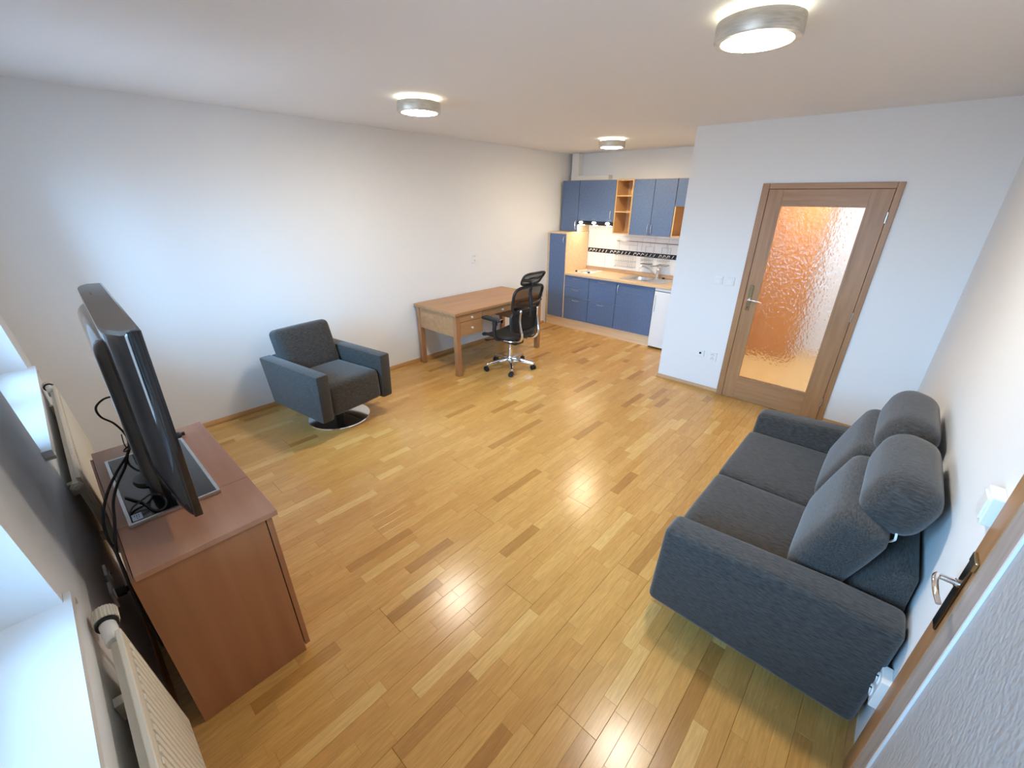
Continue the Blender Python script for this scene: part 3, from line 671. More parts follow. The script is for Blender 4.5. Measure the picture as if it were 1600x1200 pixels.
basket(1.385, 1.53, 1.15, 1.055, 1.285, 'small wire basket with tray, middle one on the rail', 7)
basket(1.635, 1.785, 1.16, 1.06, 1.285, 'small wire basket with tray, on the rail nearest the partition wall', 7)

# ------------------------------------------------------------------ desk
dk = thing('desk', 'beech writing desk with drawers standing against the long white wall', 'desk', (0.4, 3.88, 0))
obj('tabletop', bx((0.022, 3.12, 0.718), (0.785, 4.635, 0.75)), M_DESK, dk, bev=0.003)
lw = 0.058
for x in (0.045, 0.775-lw):
    for y in (3.135, 4.62-lw): obj('leg', bx((x, y, 0.001), (x+lw, y+lw, 0.718)), M_DESKV, dk, bev=0.002)
for y in (3.142, 4.598): obj('side_panel', bx((0.045+lw, y, 0.47), (0.775-lw, y+0.018, 0.718)), M_DESK, dk)
obj('back_panel', bx((0.055, 3.135+lw, 0.47), (0.073, 4.62-lw, 0.718)), M_DESK, dk)
def drawer(y0, y1, z0, z1):
    d = obj('drawer', bx((0.755, y0+0.003, z0+0.002), (0.773, y1-0.003, z1-0.003)), M_DESK, dk, bev=0.002)
    bm = B(); lathe(bm, [(0, 0), (0.006, 0), (0.005, 0.012), (0.014, 0.018), (0.013, 0.026), (0, 0.029)], 14, T((0.773, (y0+y1)/2, (z0+z1)/2)) @ R(PI/2, 'Y'))
    obj('knob', bm, M_KNOB, d, smooth=True)
yl = 3.135+lw
drawer(yl, 3.54, 0.635, 0.716); drawer(yl, 3.54, 0.47, 0.635)
obj('pedestal', bx((0.1, yl, 0.472), (0.755, 3.54, 0.716)), M_DESK, dk)
drawer(3.54, 4.19, 0.635, 0.716); obj('drawer_box', bx((0.3, 3.545, 0.637), (0.755, 4.185, 0.716)), M_DESK, dk)
yr = 4.62-lw
drawer(4.19, yr, 0.635, 0.716); drawer(4.19, yr, 0.47, 0.635); obj('pedestal', bx((0.1, 4.19, 0.472), (0.755, yr, 0.716)), M_DESK, dk)

# ------------------------------------------------------------------ office chair (faces -X)
ch = thing('office_chair', 'black mesh swivel office chair with headrest and chrome base at desk', 'chair', (1.0, 3.77, 0), PI)
# local frame: +x is the way the chair faces, built in local coordinates
M_MESH = mat('black_net', (0.01, 0.01, 0.011, 1), 0.7)
def netmat():
    m = bpy.data.materials.new('open_net'); m.use_nodes = True; N = m.node_tree.nodes; L = m.node_tree.links; N.clear()
    d = N.new('ShaderNodeBsdfDiffuse'); d.inputs[0].default_value = (0.012, 0.012, 0.013, 1)
    tr = N.new('ShaderNodeBsdfTransparent'); x = N.new('ShaderNodeMixShader'); o = N.new('ShaderNodeOutputMaterial')
    tcn = N.new('ShaderNodeTexCoord'); ck = N.new('ShaderNodeTexChecker'); ck.inputs['Scale'].default_value = 420
    mr = N.new('ShaderNodeMapRange'); mr.inputs[3].default_value = 0.32; mr.inputs[4].default_value = 0.72
    L.new(tcn.outputs['Object'], ck.inputs['Vector']); L.new(ck.outputs['Fac'], mr.inputs[0]); L.new(mr.outputs[0], x.inputs[0])
    L.new(tr.outputs[0], x.inputs[1]); L.new(d.outputs[0], x.inputs[2]); L.new(x.outputs[0], o.inputs[0]); return m
M_NET = netmat()
hubz = 0.115
base = obj('star_base', lathe(B(), [(0, 0.085), (0.035, 0.085), (0.04, 0.10), (0.032, 0.135), (0.026, 0.15), (0, 0.15)], 24), M_CHROME, ch, False, True)
for k in range(5):
    a = math.radians(-115+72*k) - PI + math.radians(0)
    d = Vector((math.cos(a), math.sin(a), 0)); s = Vector((-d.y, d.x, 0))
    bm = B()
    P = [(0.03, 0.026, 0.095, 0.140), (0.15, 0.022, 0.088, 0.126), (0.29, 0.016, 0.074, 0.100), (0.307, 0.013, 0.070, 0.095)]
    rings = []
    for (r_, hw, z0, z1) in P:
        rings.append([bm.verts.new(d*r_+s*u+Vector((0, 0, z))) for u, z in ((-hw, z0), (hw, z0), (hw*0.7, z1), (-hw*0.7, z1))])
    for A, C in zip(rings, rings[1:]):
        for q in range(4): bm.faces.new((A[q], A[(q+1) % 4], C[(q+1) % 4], C[q]))
    bm.faces.new(rings[0][::-1]); bm.faces.new(rings[-1])
    arm = obj('base_spoke', bm, M_CHROME, ch, False, bev=0.004, smooth=True)
    c = d*0.297
    bm = B(); tube(bm, [c+Vector((0, 0, 0.05)), c+Vector((0, 0, 0.082))], 0.008, 10)
    sw = s*math.cos(k*1.9)+d*math.sin(k*1.9)
    cc = c+sw.cross(Vector((0, 0, 1)))*0.012+Vector((0, 0, 0.029))
    for sg in (-1, 1): tube(bm, [cc+sw*0.008*sg, cc+sw*0.026*sg], 0.0285, 18)
    box(bm, (-0.012, -0.009, 0.03), (0.012, 0.009, 0.056), T(c))
    obj('caster', bm, M_BLACK, ch, False, True)
bm = B(); tube(bm, [(0, 0, 0.14), (0, 0, 0.25)], 0.024, 16); tube(bm, [(0, 0, 0.24), (0, 0, 0.37)], 0.016, 16); obj('gas_column', bm, M_CHROME, ch, False, True)
bm = B(); pad(bm, (0.26, 0.16, 0.07), 0.025, T((-0.03, 0, 0.365)), 5); obj('tilt_mechanism', bm, M_BLACK, ch, False, 'all')
bm = B(); tube(bm, spline([(0.05, 0.08, 0.40), (0.08, 0.2, 0.395), (0.1, 0.27, 0.40)], 4), 0.006, 8); pad(bm, (0.05, 0.045, 0.012), 0.005, T((0.1, 0.285, 0.40)), 3); obj('lever', bm, M_BLACK, ch, False, True)
bm = B()
for sg in (-1, 1): tube(bm, spline([(0.10, sg*0.2, 0.425), (-0.02, sg*0.17, 0.40), (-0.12, sg*0.12, 0.385), (-0.2, sg*0.1, 0.40)], 5), 0.011, 8)
obj('seat_bracket', bm, M_CHROME, ch, False, True)
# seat: frame tube + net
def ringpts(cx, cy, hx, hy, zf, n=40, e=0.42):
    out = []
    for k in range(n):
        a = 2*PI*k/n; ca, sa = math.cos(a), math.sin(a)
        x = hx*math.copysign(abs(ca)**e, ca); y = hy*math.copysign(abs(sa)**e, sa)
        out.append(Vector((cx+x, cy+y, zf(x, y))))
    return out
zf = lambda x, y: 0.45+0.02*(abs(y)/0.25)**2-0.05*max(0, (x-0.12)/0.14)**2+0.01*max(0, (-x)/0.25)
bm = B(); sp = ringpts(0.02, 0, 0.25, 0.25, zf); tube(bm, [p-Vector((0, 0, 0.012)) for p in sp], 0.017, 8, True)
obj('seat_frame', bm, M_BLACK, ch, False, True)
def netgrid(cx, cy, hx, hy, fz, nx=12, ny=12, th=0.008, e=0.42):
    bm = B(); tops = []
    n = 40
    for sgn in (0, 1):
        c = bm.verts.new((cx, cy, fz(0, 0)-sgn*th)); rs = []
        for f in (0.25, 0.5, 0.75, 1.0):
            ring = []
            for k in range(n):
                a = 2*PI*k/n; ca, sa = math.cos(a), math.sin(a)
                x = f*hx*math.copysign(abs(ca)**e, ca); y = f*hy*math.copysign(abs(sa)**e, sa)
                ring.append(bm.verts.new((cx+x, cy+y, fz(x, y)-sgn*th)))
            rs.append(ring)
        for k in range(n): bm.faces.new((c, rs[0][k], rs[0][(k+1) % n]))
        for A, C in zip(rs, rs[1:]):
            for k in range(n): bm.faces.new((A[k], A[(k+1) % n], C[(k+1) % n], C[k]))
        tops.append(rs[-1])
    A, C = tops
    for k in range(n): bm.faces.new((A[k], A[(k+1) % n], C[(k+1) % n], C[k]))
    return bm
obj('seat', netgrid(0.02, 0, 0.248, 0.248, lambda x, y: zf(x, y)-0.004, th=0.014), M_MESH, ch, False, 'all')
# back parts: planes in local y (width) and z (height); x = back curve
def bxs(y, z): return -0.235-0.055*((z-0.62)/0.35)**2*(1 if z > 0.62 else 0.3)+0.16*(y*y)
def backframe(name, y_h, z0, z1, tub, xoff=0.0, e=0.45, taper=0.0, flare=0.0):
    pts = []; n = 40
    for k in range(n):
        a = 2*PI*k/n; ca, sa = math.cos(a), math.sin(a)
        v = math.copysign(abs(sa)**e, sa); u = math.copysign(abs(ca)**e, ca)
        z = (z0+z1)/2+(z1-z0)/2*v; y = y_h*u*(1-taper*(1-v)/2)
        pts.append(Vector((bxs(y, z)+xoff+flare*((z-z0)/(z1-z0))**2, y, z)))
    bm = B(); tube(bm, pts, tub, 8, True); return bm, pts
def fillnet(pts, th=0.006):
    bm = B(); n = len(pts); c = sum(pts, Vector())/n
    off = Vector((th, 0, 0)); R_ = []
    for sgn in (0, 1):
        cv = bm.verts.new(c+off*sgn-Vector((0.012, 0, 0))*0); rs = []
        for f in (0.5, 1.0): rs.append([bm.verts.new(c.lerp(p, f)+off*sgn) for p in pts])
        for k in range(n): bm.faces.new((cv, rs[0][k], rs[0][(k+1) % n])); bm.faces.new((rs[0][k], rs[0][(k+1) % n], rs[1][(k+1) % n], rs[1][k]))
        R_.append(rs[1])
    for k in range(n): bm.faces.new((R_[0][k], R_[0][(k+1) % n], R_[1][(k+1) % n], R_[1][k]))
    return bm
bm, pts = backframe('b', 0.245, 0.74, 1.035, 0.016, taper=0.10); up_back = obj('backrest', bm, M_BLACK, ch, False, True)
obj('back_net', fillnet(pts), M_NET, up_back, False, 'all', label='see-through black net')
bm, pts = backframe('b', 0.225, 0.50, 0.76, 0.018, xoff=0.01, taper=0.06); lowb = obj('lumbar_support', bm, M_BLACK, ch, False, True)
obj('lumbar_net', fillnet(pts, 0.012), M_MESH, lowb, False, 'all')
bm, pts = backframe('b', 0.175, 1.055, 1.185, 0.012, xoff=0.02, taper=0.12, flare=-0.03); hr = obj('headrest', bm, M_BLACK, ch, False, True)
obj('headrest_net', fillnet(pts), M_NET, hr, False, 'all', label='see-through black net')
bm = B(); tube(bm, spline([pts[k]*0.5+pts[40-k]*0.5 for k in (1,)] + [Vector((-0.31, 0, 1.08)), Vector((-0.315, 0, 1.02)), Vector((-0.30, 0, 0.96))], 4), 0.016, 8)
tube(bm, [Vector((bxs(y, 1.12)-0.004+0.02, y, 1.118+0.006*math.cos(y*40))) for y in [-0.165+0.033*i for i in range(11)]], 0.009, 8)
tube(bm, spline([(-0.29, -0.21, 0.86), (-0.315, -0.1, 0.845), (-0.32, 0, 0.84), (-0.315, 0.1, 0.845), (-0.29, 0.21, 0.86)], 4), 0.012, 8)
tube(bm, [(-0.30, 0, 0.97), (-0.325, 0, 0.84), (-0.30, 0, 0.70)], 0.018, 8)
obj('spine', bm, M_BLACK, ch, False, True)
for sg in (-1, 1):
    bm = B()
    pts = spline([(-0.16, sg*0.10, 0.40), (-0.27, sg*0.125, 0.43), (-0.315, sg*0.14, 0.50), (-0.30, sg*0.15, 0.58), (-0.285, sg*0.15, 0.68), (-0.295, sg*0.14, 0.79)], 5)
    tube(bm, pts, [0.017]*10+[0.014]*(len(pts)-10), 10); obj('back_bar', bm, M_CHROME, ch, False, 'all', label='curved chrome bar behind the back')
    lb = bpy.data.objects.new  # armrest post and pad
    bm = B(); tube(bm, spline([(-0.04, sg*0.19, 0.42), (-0.03, sg*0.265, 0.44), (-0.02, sg*0.285, 0.52), (-0.03, sg*0.285, 0.63)], 4), 0.024, 10); tube(bm, [(-0.03, sg*0.285, 0.60), (-0.03, sg*0.285, 0.655)], 0.03, 12)
    ap = obj('armrest_post', bm, M_BLACK, ch, False, True)
    bm = B(); pad(bm, (0.28, 0.085, 0.035), 0.015, T((0.02, sg*0.275, 0.662)), 6); arm = obj('armrest', bm, M_BLACK, ch, False, 'all')
    obj('armrest_clip', bx((-0.128, sg*0.275-0.02, 0.642), (-0.118, sg*0.275+0.02, 0.678)), M_CHROME, arm, False, label='chrome end clip')

# ------------------------------------------------------------------ armchair
AR = math.radians(8.5)
ac = thing('armchair', 'charcoal fabric swivel armchair on a round chrome base by the wall', 'armchair', (0.66, 1.73, 0), AR)
# local: +x faces the room, y across
zb, za = 0.188, 0.612
for sg in (-1, 1):
    bm = B(); y0, y1 = (0.255, 0.365) if sg > 0 else (-0.365, -0.255)
    poly = [(-0.375, zb), (0.375, zb), (0.402, za), (-0.455, za-0.005)]
    prism(bm, poly, 'y', y0, y1); obj('arm', bm, M_FAB_X, ac, False, bev=0.018, smooth=True)
bm = B(); pad(bm, (0.71, 0.504, 0.275), 0.04, T((0.01, 0, 0.333)) @ R(math.radians(-1.5), 'Y'), 14, (0.004, 0, 0.012)); obj('seat', bm, M_FAB_Y, ac, False, 'all')
bm = B(); pad(bm, (0.17, 0.512, 0.43), 0.05, T((-0.305, -0.002, 0.628)) @ R(math.radians(-14), 'Y'), 12, (0.012, 0, 0.004)); obj('back_cushion', bm, M_FAB_Y, ac, False, 'all')
bm = B(); prism(bm, [(-0.425, zb+0.02), (-0.33, zb+0.02), (-0.36, 0.6), (-0.455, 0.6)], 'y', -0.252, 0.252); obj('back_panel', bm, M_FAB_Z, ac, False, bev=0.012, smooth=True)
obj('swivel_base', lathe(B(), [(0, 0), (0.27, 0), (0.274, 0.006), (0.27, 0.014), (0.1, 0.020), (0.045, 0.024), (0, 0.024)], 56, T((0.025, 0, 0.001))), M_CHROME, ac, False, True, label='polished round steel base')
obj('swivel_post', lathe(B(), [(0, 0.02), (0.04, 0.02), (0.04, 0.20), (0.13, 0.204), (0, 0.206)], 28, T((0.025, 0, 0))), M_BLACK, ac, False, True)

# ------------------------------------------------------------------ sofa
so = thing('sofa', 'charcoal fabric two-seat sofa with roll headrests against the white wall', 'sofa', (4.25, 2.6, 0))
SX = 4.652
def arm_prof(y0, y1):
    bm = B()
    prism(bm, [(3.80, 0.10), (SX-0.008, 0.085), (SX, 0.60), (4.45, 0.60), (3.822, 0.555)], 'y', y0, y1)
    return bm
obj('arm', arm_prof(1.765, 1.918), M_FAB_X, so, bev=0.032, smooth=True, seg=4)
obj('arm', arm_prof(3.285, 3.425), M_FAB_X, so, bev=0.032, smooth=True, seg=4)
obj('seat_base', bx((3.825, 1.915, 0.10), (SX, 3.285, 0.30)), M_FAB_Y, so, bev=0.01, smooth=True)
for y0, y1 in ((1.918, 2.598), (2.602, 3.282)):
    bm = B(); pad(bm, (0.62, y1-y0, 0.15), 0.035, T((4.115, (y0+y1)/2, 0.35)), 12, (0.004, 0, 0.012), 0.002, y0); obj('seat_cushion', bm, M_FAB_X, so, smooth='all')
bm = B(); prism(bm, [(4.40, 0.30), (SX, 0.30), (SX, 0.69), (4.615, 0.70), (4.585, 0.69), (4.44, 0.50)], 'y', 1.917, 3.283)
for v in bm.verts:
    if v.co.z > 0.6 and v.co.y < 2.0: v.co.y += 0.06
    if v.co.z > 0.6 and v.co.y > 3.2: v.co.y -= 0.06
obj('backrest', bm, M_FAB_Y, so, bev=0.015, smooth=True)
for k, y in enumerate((2.245, 2.875)):
    bm = B(); pad(bm, (0.175, 0.61, 0.385), 0.055, T((4.405, y, 0.648)) @ R(math.radians(18), 'Y'), 14, (0.016, 0.006, 0.006), 0.002, y)
    obj('back_cushion', bm, M_FAB_Z, so, smooth='all')
    hr0, hr1 = ((2.01, 2.53), (2.60, 3.13))[k]
    bm = B(); pad(bm, (0.20, hr1-hr0, 0.23), 0.085, T((4.528, (hr0+hr1)/2, 0.895)) @ R(math.radians(14), 'Y'), 14, (0.004, 0.010, 0.010), 0.002, y)
    h = obj('headrest', bm, M_FAB_X, so, smooth='all')
    bm = B()
    for q in (hr0+0.06, hr1-0.06): tube(bm, spline([(4.535, q-0.02, 0.74), (4.55, q-0.045, 0.775), (4.55, q-0.05, 0.80), (4.54, q, 0.86)], 4), 0.004, 8)
    obj('headrest_bracket', bm, M_WHITE, h, label='pale metal headrest bracket')
for x in (3.95, 4.55):
    for y in (1.95, 3.25): obj('foot', lathe(B(), [(0, 0), (0.022, 0), (0.025, 0.101), (0, 0.101)], 16, T((x, y, 0.001))), M_BLACK, so, smooth=True)

# ------------------------------------------------------------------ tv cabinet
tv = thing('tv_cabinet', 'reddish brown wooden low cabinet under the television', 'cabinet', (2.23, 0.35, 0))
CX0, CX1, CY0, CY1 = 1.722, 2.738, 0.135, 0.53
for x in (CX0, CX1-0.018): obj('side_panel', bx((x, CY0, 0.001), (x+0.018, CY1, 0.775)), M_CAB, tv)
obj('bottom_panel', bx((CX0+0.018, CY0, 0.06), (CX1-0.018, CY1, 0.078)), M_CAB, tv)
obj('plinth', bx((CX0+0.018, CY1-0.05, 0.001), (CX1-0.018, CY1-0.034, 0.06)), M_CAB, tv)
obj('shelf', bx((CX0+0.018, CY0+0.01, 0.42), (CX1-0.018, CY1-0.01, 0.438)), M_CAB, tv)
obj('back_panel', bx((CX0+0.018, CY0, 0.078), (CX1-0.018, CY0+0.008, 0.775)), M_CAB, tv)
xm = (CX0+CX1)/2
for x0, x1 in ((CX0, xm-0.002), (xm+0.002, CX1)):
    d = obj('door', bx((x0, CY1+0.004, 0.035), (x1, CY1+0.024, 0.77)), M_CAB, tv, bev=0.0015)
    hx = x1-0.05 if x1 < xm else x0+0.05
    bm = B(); lathe(bm, [(0, 0), (0.006, 0), (0.006, 0.014), (0.013, 0.018), (0.012, 0.026), (0, 0.028)], 14, T((hx, CY1+0.024, 0.5)) @ R(-PI/2, 'X')); obj('knob', bm, M_KNOB, d, smooth=True)
for x0, x1 in ((CX0-0.012, 2.434), (2.435, CX1+0.012)): obj('top_board', bx((x0, CY0+0.012, 0.775), (x1, 0.575, 0.80)), M_CABTOP, tv, bev=0.002)

# ------------------------------------------------------------------ television
TVA = math.radians(-1.45)
tt = thing('television', 'black flat television on a glass stand, seen from behind', 'television', (2.175, 0.36, 0.8))
tilt = T((2.175, 0.372, 0.875)) @ R(TVA, 'Z') @ R(-0.033, 'X')   # local: x across, +y screen side, z up from the lower edge
TW, THT = 1.035, 0.668
bm = B(); box(bm, (-TW/2, -0.014, 0), (TW/2, 0.012, THT), tilt); bz = obj('bezel', bm, M_GLOSS, tt, bev=0.004, smooth=True)
obj('screen', box(B(), (-TW/2+0.035, 0.0121, 0.05), (TW/2-0.035, 0.0135, THT-0.035), tilt), mat('screen_off', (0.004, 0.004, 0.005, 1), 0.06), bz)
def sm(t): t = max(0, min(1, t)); return t*t*(3-2*t)
def shell_t(x, z):
    ex = (TW/2-0.006-abs(x))/0.20; eb = (z-0.004)/0.20; et = (THT-0.004-z)/0.012
    round_ = lambda u: math.sqrt(max(0, 1-(1-max(0, min(1, u)))**2))
    return 0.06*round_(ex)**0.9*round_(eb)**0.8*round_(et)**0.5
def grid_shell(tf, x0, x1, z0, z1, nx, nz, ybase):
    bm = B(); V = []
    for i in range(nx+1):
        fx = 0.5-0.5*math.cos(PI*i/nx); fx = 0.5*fx+0.5*i/nx; col = []
        for j in range(nz+1):
            fz = 0.5-0.5*math.cos(PI*j/nz); x = x0+(x1-x0)*fx; z = z0+(z1-z0)*fz
            col.append(bm.verts.new((x, ybase-tf(x, z), z)))
        V.append(col)
    for i in range(nx):
        for j in range(nz): bm.faces.new((V[i][j], V[i+1][j], V[i+1][j+1], V[i][j+1]))
    # close onto the bezel
    edge = [V[i][0] for i in range(nx+1)]+[V[nx][j] for j in range(1, nz+1)]+[V[i][nz] for i in range(nx-1, -1, -1)]+[V[0][j] for j in range(nz-1, 0, -1)]
    low = [bm.verts.new((v.co.x, ybase+0.004, v.co.z)) for v in edge]; n = len(edge)
    for k in range(n): bm.faces.new((edge[k], edge[(k+1) % n], low[(k+1) % n], low[k]))
    bm.faces.new(low)
    bmesh.ops.transform(bm, matrix=tilt, verts=bm.verts); return bm
obj('back_shell', grid_shell(shell_t, -TW/2+0.006, TW/2-0.006, 0.004, THT-0.004, 44, 36, -0.013), M_GLOSS, tt, smooth='all')
def hump(x, z):
    ex = (0.36-abs(x))/0.05; ez = min((z-0.03)/0.10, (THT-0.05-z)/0.05)
    q = lambda u: math.sqrt(max(0, 1-(1-max(0, min(1, u)))**2))
    return 0.035*q(ex)*q(ez)
obj('back_cover', grid_shell(hump, -0.36, 0.36, 0.03, THT-0.05, 30, 26, -0.066), M_GLOSS, tt, smooth='all')
def top_strip():
    bm = B(); n = 24; xs_ = [-TW/2+0.012+(TW-0.024)*k/n for k in range(n+1)]
    rd = lambda x: math.sqrt(max(0, 1-(1-min(1, (TW/2-abs(x))/0.15))**2))
    poly = [(x, 0.004) for x in xs_]+[(x, -0.014-0.058*rd(x)) for x in reversed(xs_)]
    prism(bm, poly, 'z', THT-0.012, THT+0.0015); bmesh.ops.transform(bm, matrix=tilt, verts=bm.verts); return bm
obj('top_strip', top_strip(), M_TVTOP, tt, label='matt brown-grey top edge')
obj('vent_slot', box(B(), (-0.26, -0.045, THT+0.001), (-0.20, -0.042, THT+0.0025), tilt), M_BLACK, tt)
# stand
ZT0 = 0.80
sp_ = obj('stand_plate', bx((1.885, 0.19, ZT0+0.006), (2.465, 0.455, ZT0+0.016)), M_GLOSS, tt, bev=0.003, label='black glass stand plate')
bm = B()
for p, q in (((1.875, 0.18, ZT0+0.002), (1.885, 0.465, ZT0+0.015)), ((2.465, 0.18, ZT0+0.002), (2.475, 0.465, ZT0+0.015)), ((1.885, 0.18, ZT0+0.002), (2.465, 0.19, ZT0+0.015)), ((1.885, 0.455, ZT0+0.002), (2.465, 0.465, ZT0+0.015))): box(bm, p, q)
obj('stand_trim', bm, M_STEEL, tt, label='silver edge of the stand plate')
bm = B()
for x in (1.93, 2.42):
    for y in (0.22, 0.43): tube(bm, [(x, y, ZT0+0.0005), (x, y, ZT0+0.006)], 0.012, 10)
obj('stand_foot', bm, M_RUBBER, tt)
bm = B(); tube(bm, [(2.175, 0.31, ZT0+0.016), (2.175, 0.31, 0.99)], 0.03, 18); lathe(bm, [(0, 0), (0.075, 0), (0.07, 0.012), (0.035, 0.02), (0, 0.02)], 24, T((2.175, 0.31, ZT0+0.016))); box(bm, (2.08, 0.275, 0.90), (2.27, 0.33, 0.98))
for sg in (-1, 1): tube(bm, [(2.175+sg*0.11, 0.29, ZT0+0.045), (2.175+sg*0.11, 0.29, ZT0+0.09)], 0.02, 12); tube(bm, [(2.175+sg*0.11, 0.29, ZT0+0.06), (2.175, 0.30, ZT0+0.06)], 0.012, 8)
obj('stand_neck', bm, M_BLACK, tt, smooth=True)
M_LABEL = mat('sticker_paper', lin(196, 214, 240), 0.5); M_INK = mat('sticker_ink', (0.02, 0.03, 0.07, 1), 0.5)
st = obj('sticker', bx((2.412, 0.195, ZT0+0.016), (2.458, 0.224, ZT0+0.0165)), M_LABEL, tt, label='small pale printed sticker on the stand')
bm = B()
for (x0, y0, x1, y1) in ((0.006, 0.019, 0.018, 0.021), (0.022, 0.019, 0.034, 0.021), (0.006, 0.013, 0.028, 0.015), (0.032, 0.013, 0.040, 0.015), (0.006, 0.007, 0.022, 0.009)): box(bm, (2.412+x0, 0.195+y0, ZT0+0.0164), (2.412+x1, 0.195+y1, ZT0+0.0167))
obj('sticker_print', bm, M_INK, st)
# small black thing beside the stand
gd = thing('gadget', 'small rounded black plastic gadget on the cabinet top behind the screen', 'gadget', (1.845, 0.44, 0.8))
bm = B(); pad(bm, (0.04, 0.055, 0.026), 0.012, T((1.83, 0.445, 0.8135)), 6); obj('body', bm, M_BLACK, gd, smooth='all'); obj('end_cap', lathe(B(), [(0, 0), (0.009, 0), (0.009, 0.012), (0, 0.012)], 12, T((1.83, 0.473, 0.8135)) @ R(-PI/2, 'X')), M_RUBBER, gd)
# cables
def cable(name, label, pts, r, m=M_RUBBER, n=8):
    o = obj(name, tube(B(), spline(pts, n), r, 8), m, smooth='all'); return tag(o, label, 'cable')
c1 = cable('video_cable', 'thin black cable looping out of the TV back into the tied bundle', [(2.12, 0.32, 1.168), (2.1, 0.294, 1.172), (2.1, 0.261, 1.170), (2.1, 0.232, 1.144), (2.12, 0.234, 1.11), (2.14, 0.261, 1.077), (2.16, 0.277, 1.027), (2.18, 0.272, 0.985), (2.19, 0.255, 0.95), (2.215, 0.25, 0.925), (2.22, 0.262, 0.895), (2.21, 0.278, 0.875)], 0.0038)
pl = obj('plug', tube(B(), [(2.135, 0.345, 1.166), (2.10, 0.296, 1.172)], 0.0075, 8), M_BLACK, c1, smooth=True)
cable('power_cable', 'outer thick black cable hanging from the TV over the cabinet back', [(2.18, 0.276, 0.985), (2.195, 0.255, 0.955), (2.25, 0.207, 0.924), (2.3, 0.162, 0.88), (2.38, 0.129, 0.84), (2.45, 0.118, 0.797), (2.52, 0.124, 0.765), (2.57, 0.122, 0.70), (2.58, 0.115, 0.55), (2.55, 0.118, 0.3)], 0.0048)
cable('aerial_cable', 'inner thick black cable hanging from the TV over the cabinet back', [(2.185, 0.266, 0.975), (2.22, 0.238, 0.925), (2.28, 0.197, 0.893), (2.35, 0.168, 0.864), (2.42, 0.153, 0.832), (2.48, 0.140, 0.808), (2.53, 0.126, 0.77), (2.545, 0.122, 0.7), (2.53, 0.115, 0.5)], 0.0048)
cable('stand_cable', 'thin black cable lying looped on the glass TV stand plate', [(2.264, 0.199, 0.820), (2.31, 0.218, 0.8205), (2.354, 0.238, 0.8205), (2.41, 0.25, 0.8205), (2.45, 0.262, 0.8205), (2.455, 0.285, 0.821), (2.42, 0.30, 0.822), (2.36, 0.295, 0.8235), (2.33, 0.27, 0.826), (2.35, 0.245, 0.829), (2.371, 0.21, 0.8245), (2.40, 0.196, 0.8205)], 0.0036)
ct = cable('cable_tie', 'black cable tie with a loose tail round the TV cables', [(2.2, 0.266, 1.05), (2.2, 0.262, 1.01), (2.19, 0.264, 0.985), (2.178, 0.268, 0.978)], 0.0018)
bm = B(); tube(bm, [(2.185+0.014*math.cos(a), 0.268+0.016*math.sin(a), 0.98+0.008*math.sin(a)) for a in [2*PI*k/20 for k in range(20)]], 0.003, 6, True); obj('tie_loop', bm, M_BLACK, ct, smooth='all')

# ------------------------------------------------------------------ radiators (parallel to the leaning window wall)
def radiator(x0, x1, z0, z1, label):
    t = thing('radiator', label, 'radiator', ((x0+x1)/2, 0.1, 0), 0, 'cream panel radiators under the windows')
    F = lambda x, z, off: (x, wy(z)+off, z)
    def slab(bm, xa, xb, za, zb_, o0, o1): return hexa(bm, [F(xa, za, o0), F(xb, za, o0), F(xb, za, o1), F(xa, za, o1), F(xa, zb_, o0), F(xb, zb_, o0), F(xb, zb_, o1), F(xa, zb_, o1)])
    obj('panel', slab(B(), x0, x1, z0, z1, 0.052, 0.066), M_RAD, t, bev=0.003)
    bm = B(); slab(bm, x0+0.02, x1-0.02, z0+0.02, z1-0.02, 0.034, 0.0515); obj('convector', bm, M_RAD, t)
    n = int((x1-x0-0.05)/0.033)
    for k in range(n):
        xc = x0+0.035+k*0.033
        bm = B(); slab(bm, xc, xc+0.022, z0+0.035, z1-0.035, 0.064, 0.0705); obj('panel_rib', bm, M_RAD, t, bev=0.004, smooth=True)
    for x in (x0+0.15, x1-0.15):
        bm = B(); slab(bm, x, x+0.03, z0+0.06, z0+0.1, 0.002, 0.034); obj('bracket', bm, M_RAD, t); obj('bracket', slab(B(), x, x+0.03, z1-0.14, z1-0.08, 0.002, 0.034), M_RAD, t)
    return t, F
def valve(t, F, xe, z, sgn, dark=False):
    a = lambda x, off, dz=0: Vector(F(x, z+dz, off))
    bm = B(); tube(bm, [a(xe+0.012*sgn, 0.043), a(xe-0.075*sgn, 0.036)], 0.019, 14); tube(bm, [a(xe-0.045*sgn, 0.037), a(xe-0.045*sgn, 0.034, -0.05)], 0.017, 12)
    tube(bm, [a(xe-0.045*sgn, 0.034, -0.04), a(xe-0.045*sgn, 0.03, -0.30), a(xe-0.045*sgn, 0.03, -0.62)], 0.0075, 10)
    v = obj('valve', bm, M_WHITE, t, smooth=True)
    bm = B(); tube(bm, [a(xe-0.072*sgn, 0.036), a(xe-0.084*sgn, 0.036)], 0.026, 20); obj('valve_collar', bm, M_BLACK, v, smooth=True)
    bm = B(); n = 22; c0, c1 = a(xe-0.083*sgn, 0.036), a(xe-0.135*sgn, 0.036)
    tube(bm, [c0, c1], 0.0275, 24)
    for k in range(n):
        q = 2*PI*k/n; dv = Vector((0, math.cos(q), math.sin(q)))*0.0272
        tube(bm, [c0+dv, c1+dv], 0.0024, 5)
    obj('thermostat_head', bm, M_RAD, v, smooth=True)
rn, F = radiator(2.925, 4.05, 0.29, 0.785, 'cream ribbed panel radiator under the near window, with thermostat knob')
valve(rn, F, 2.925, 0.755, 1)
rf, F = radiator(0.36, 1.835, 0.28, 0.765, 'cream panel radiator under the far window behind the TV')
valve(rf, F, 0.42, 0.75, 1)
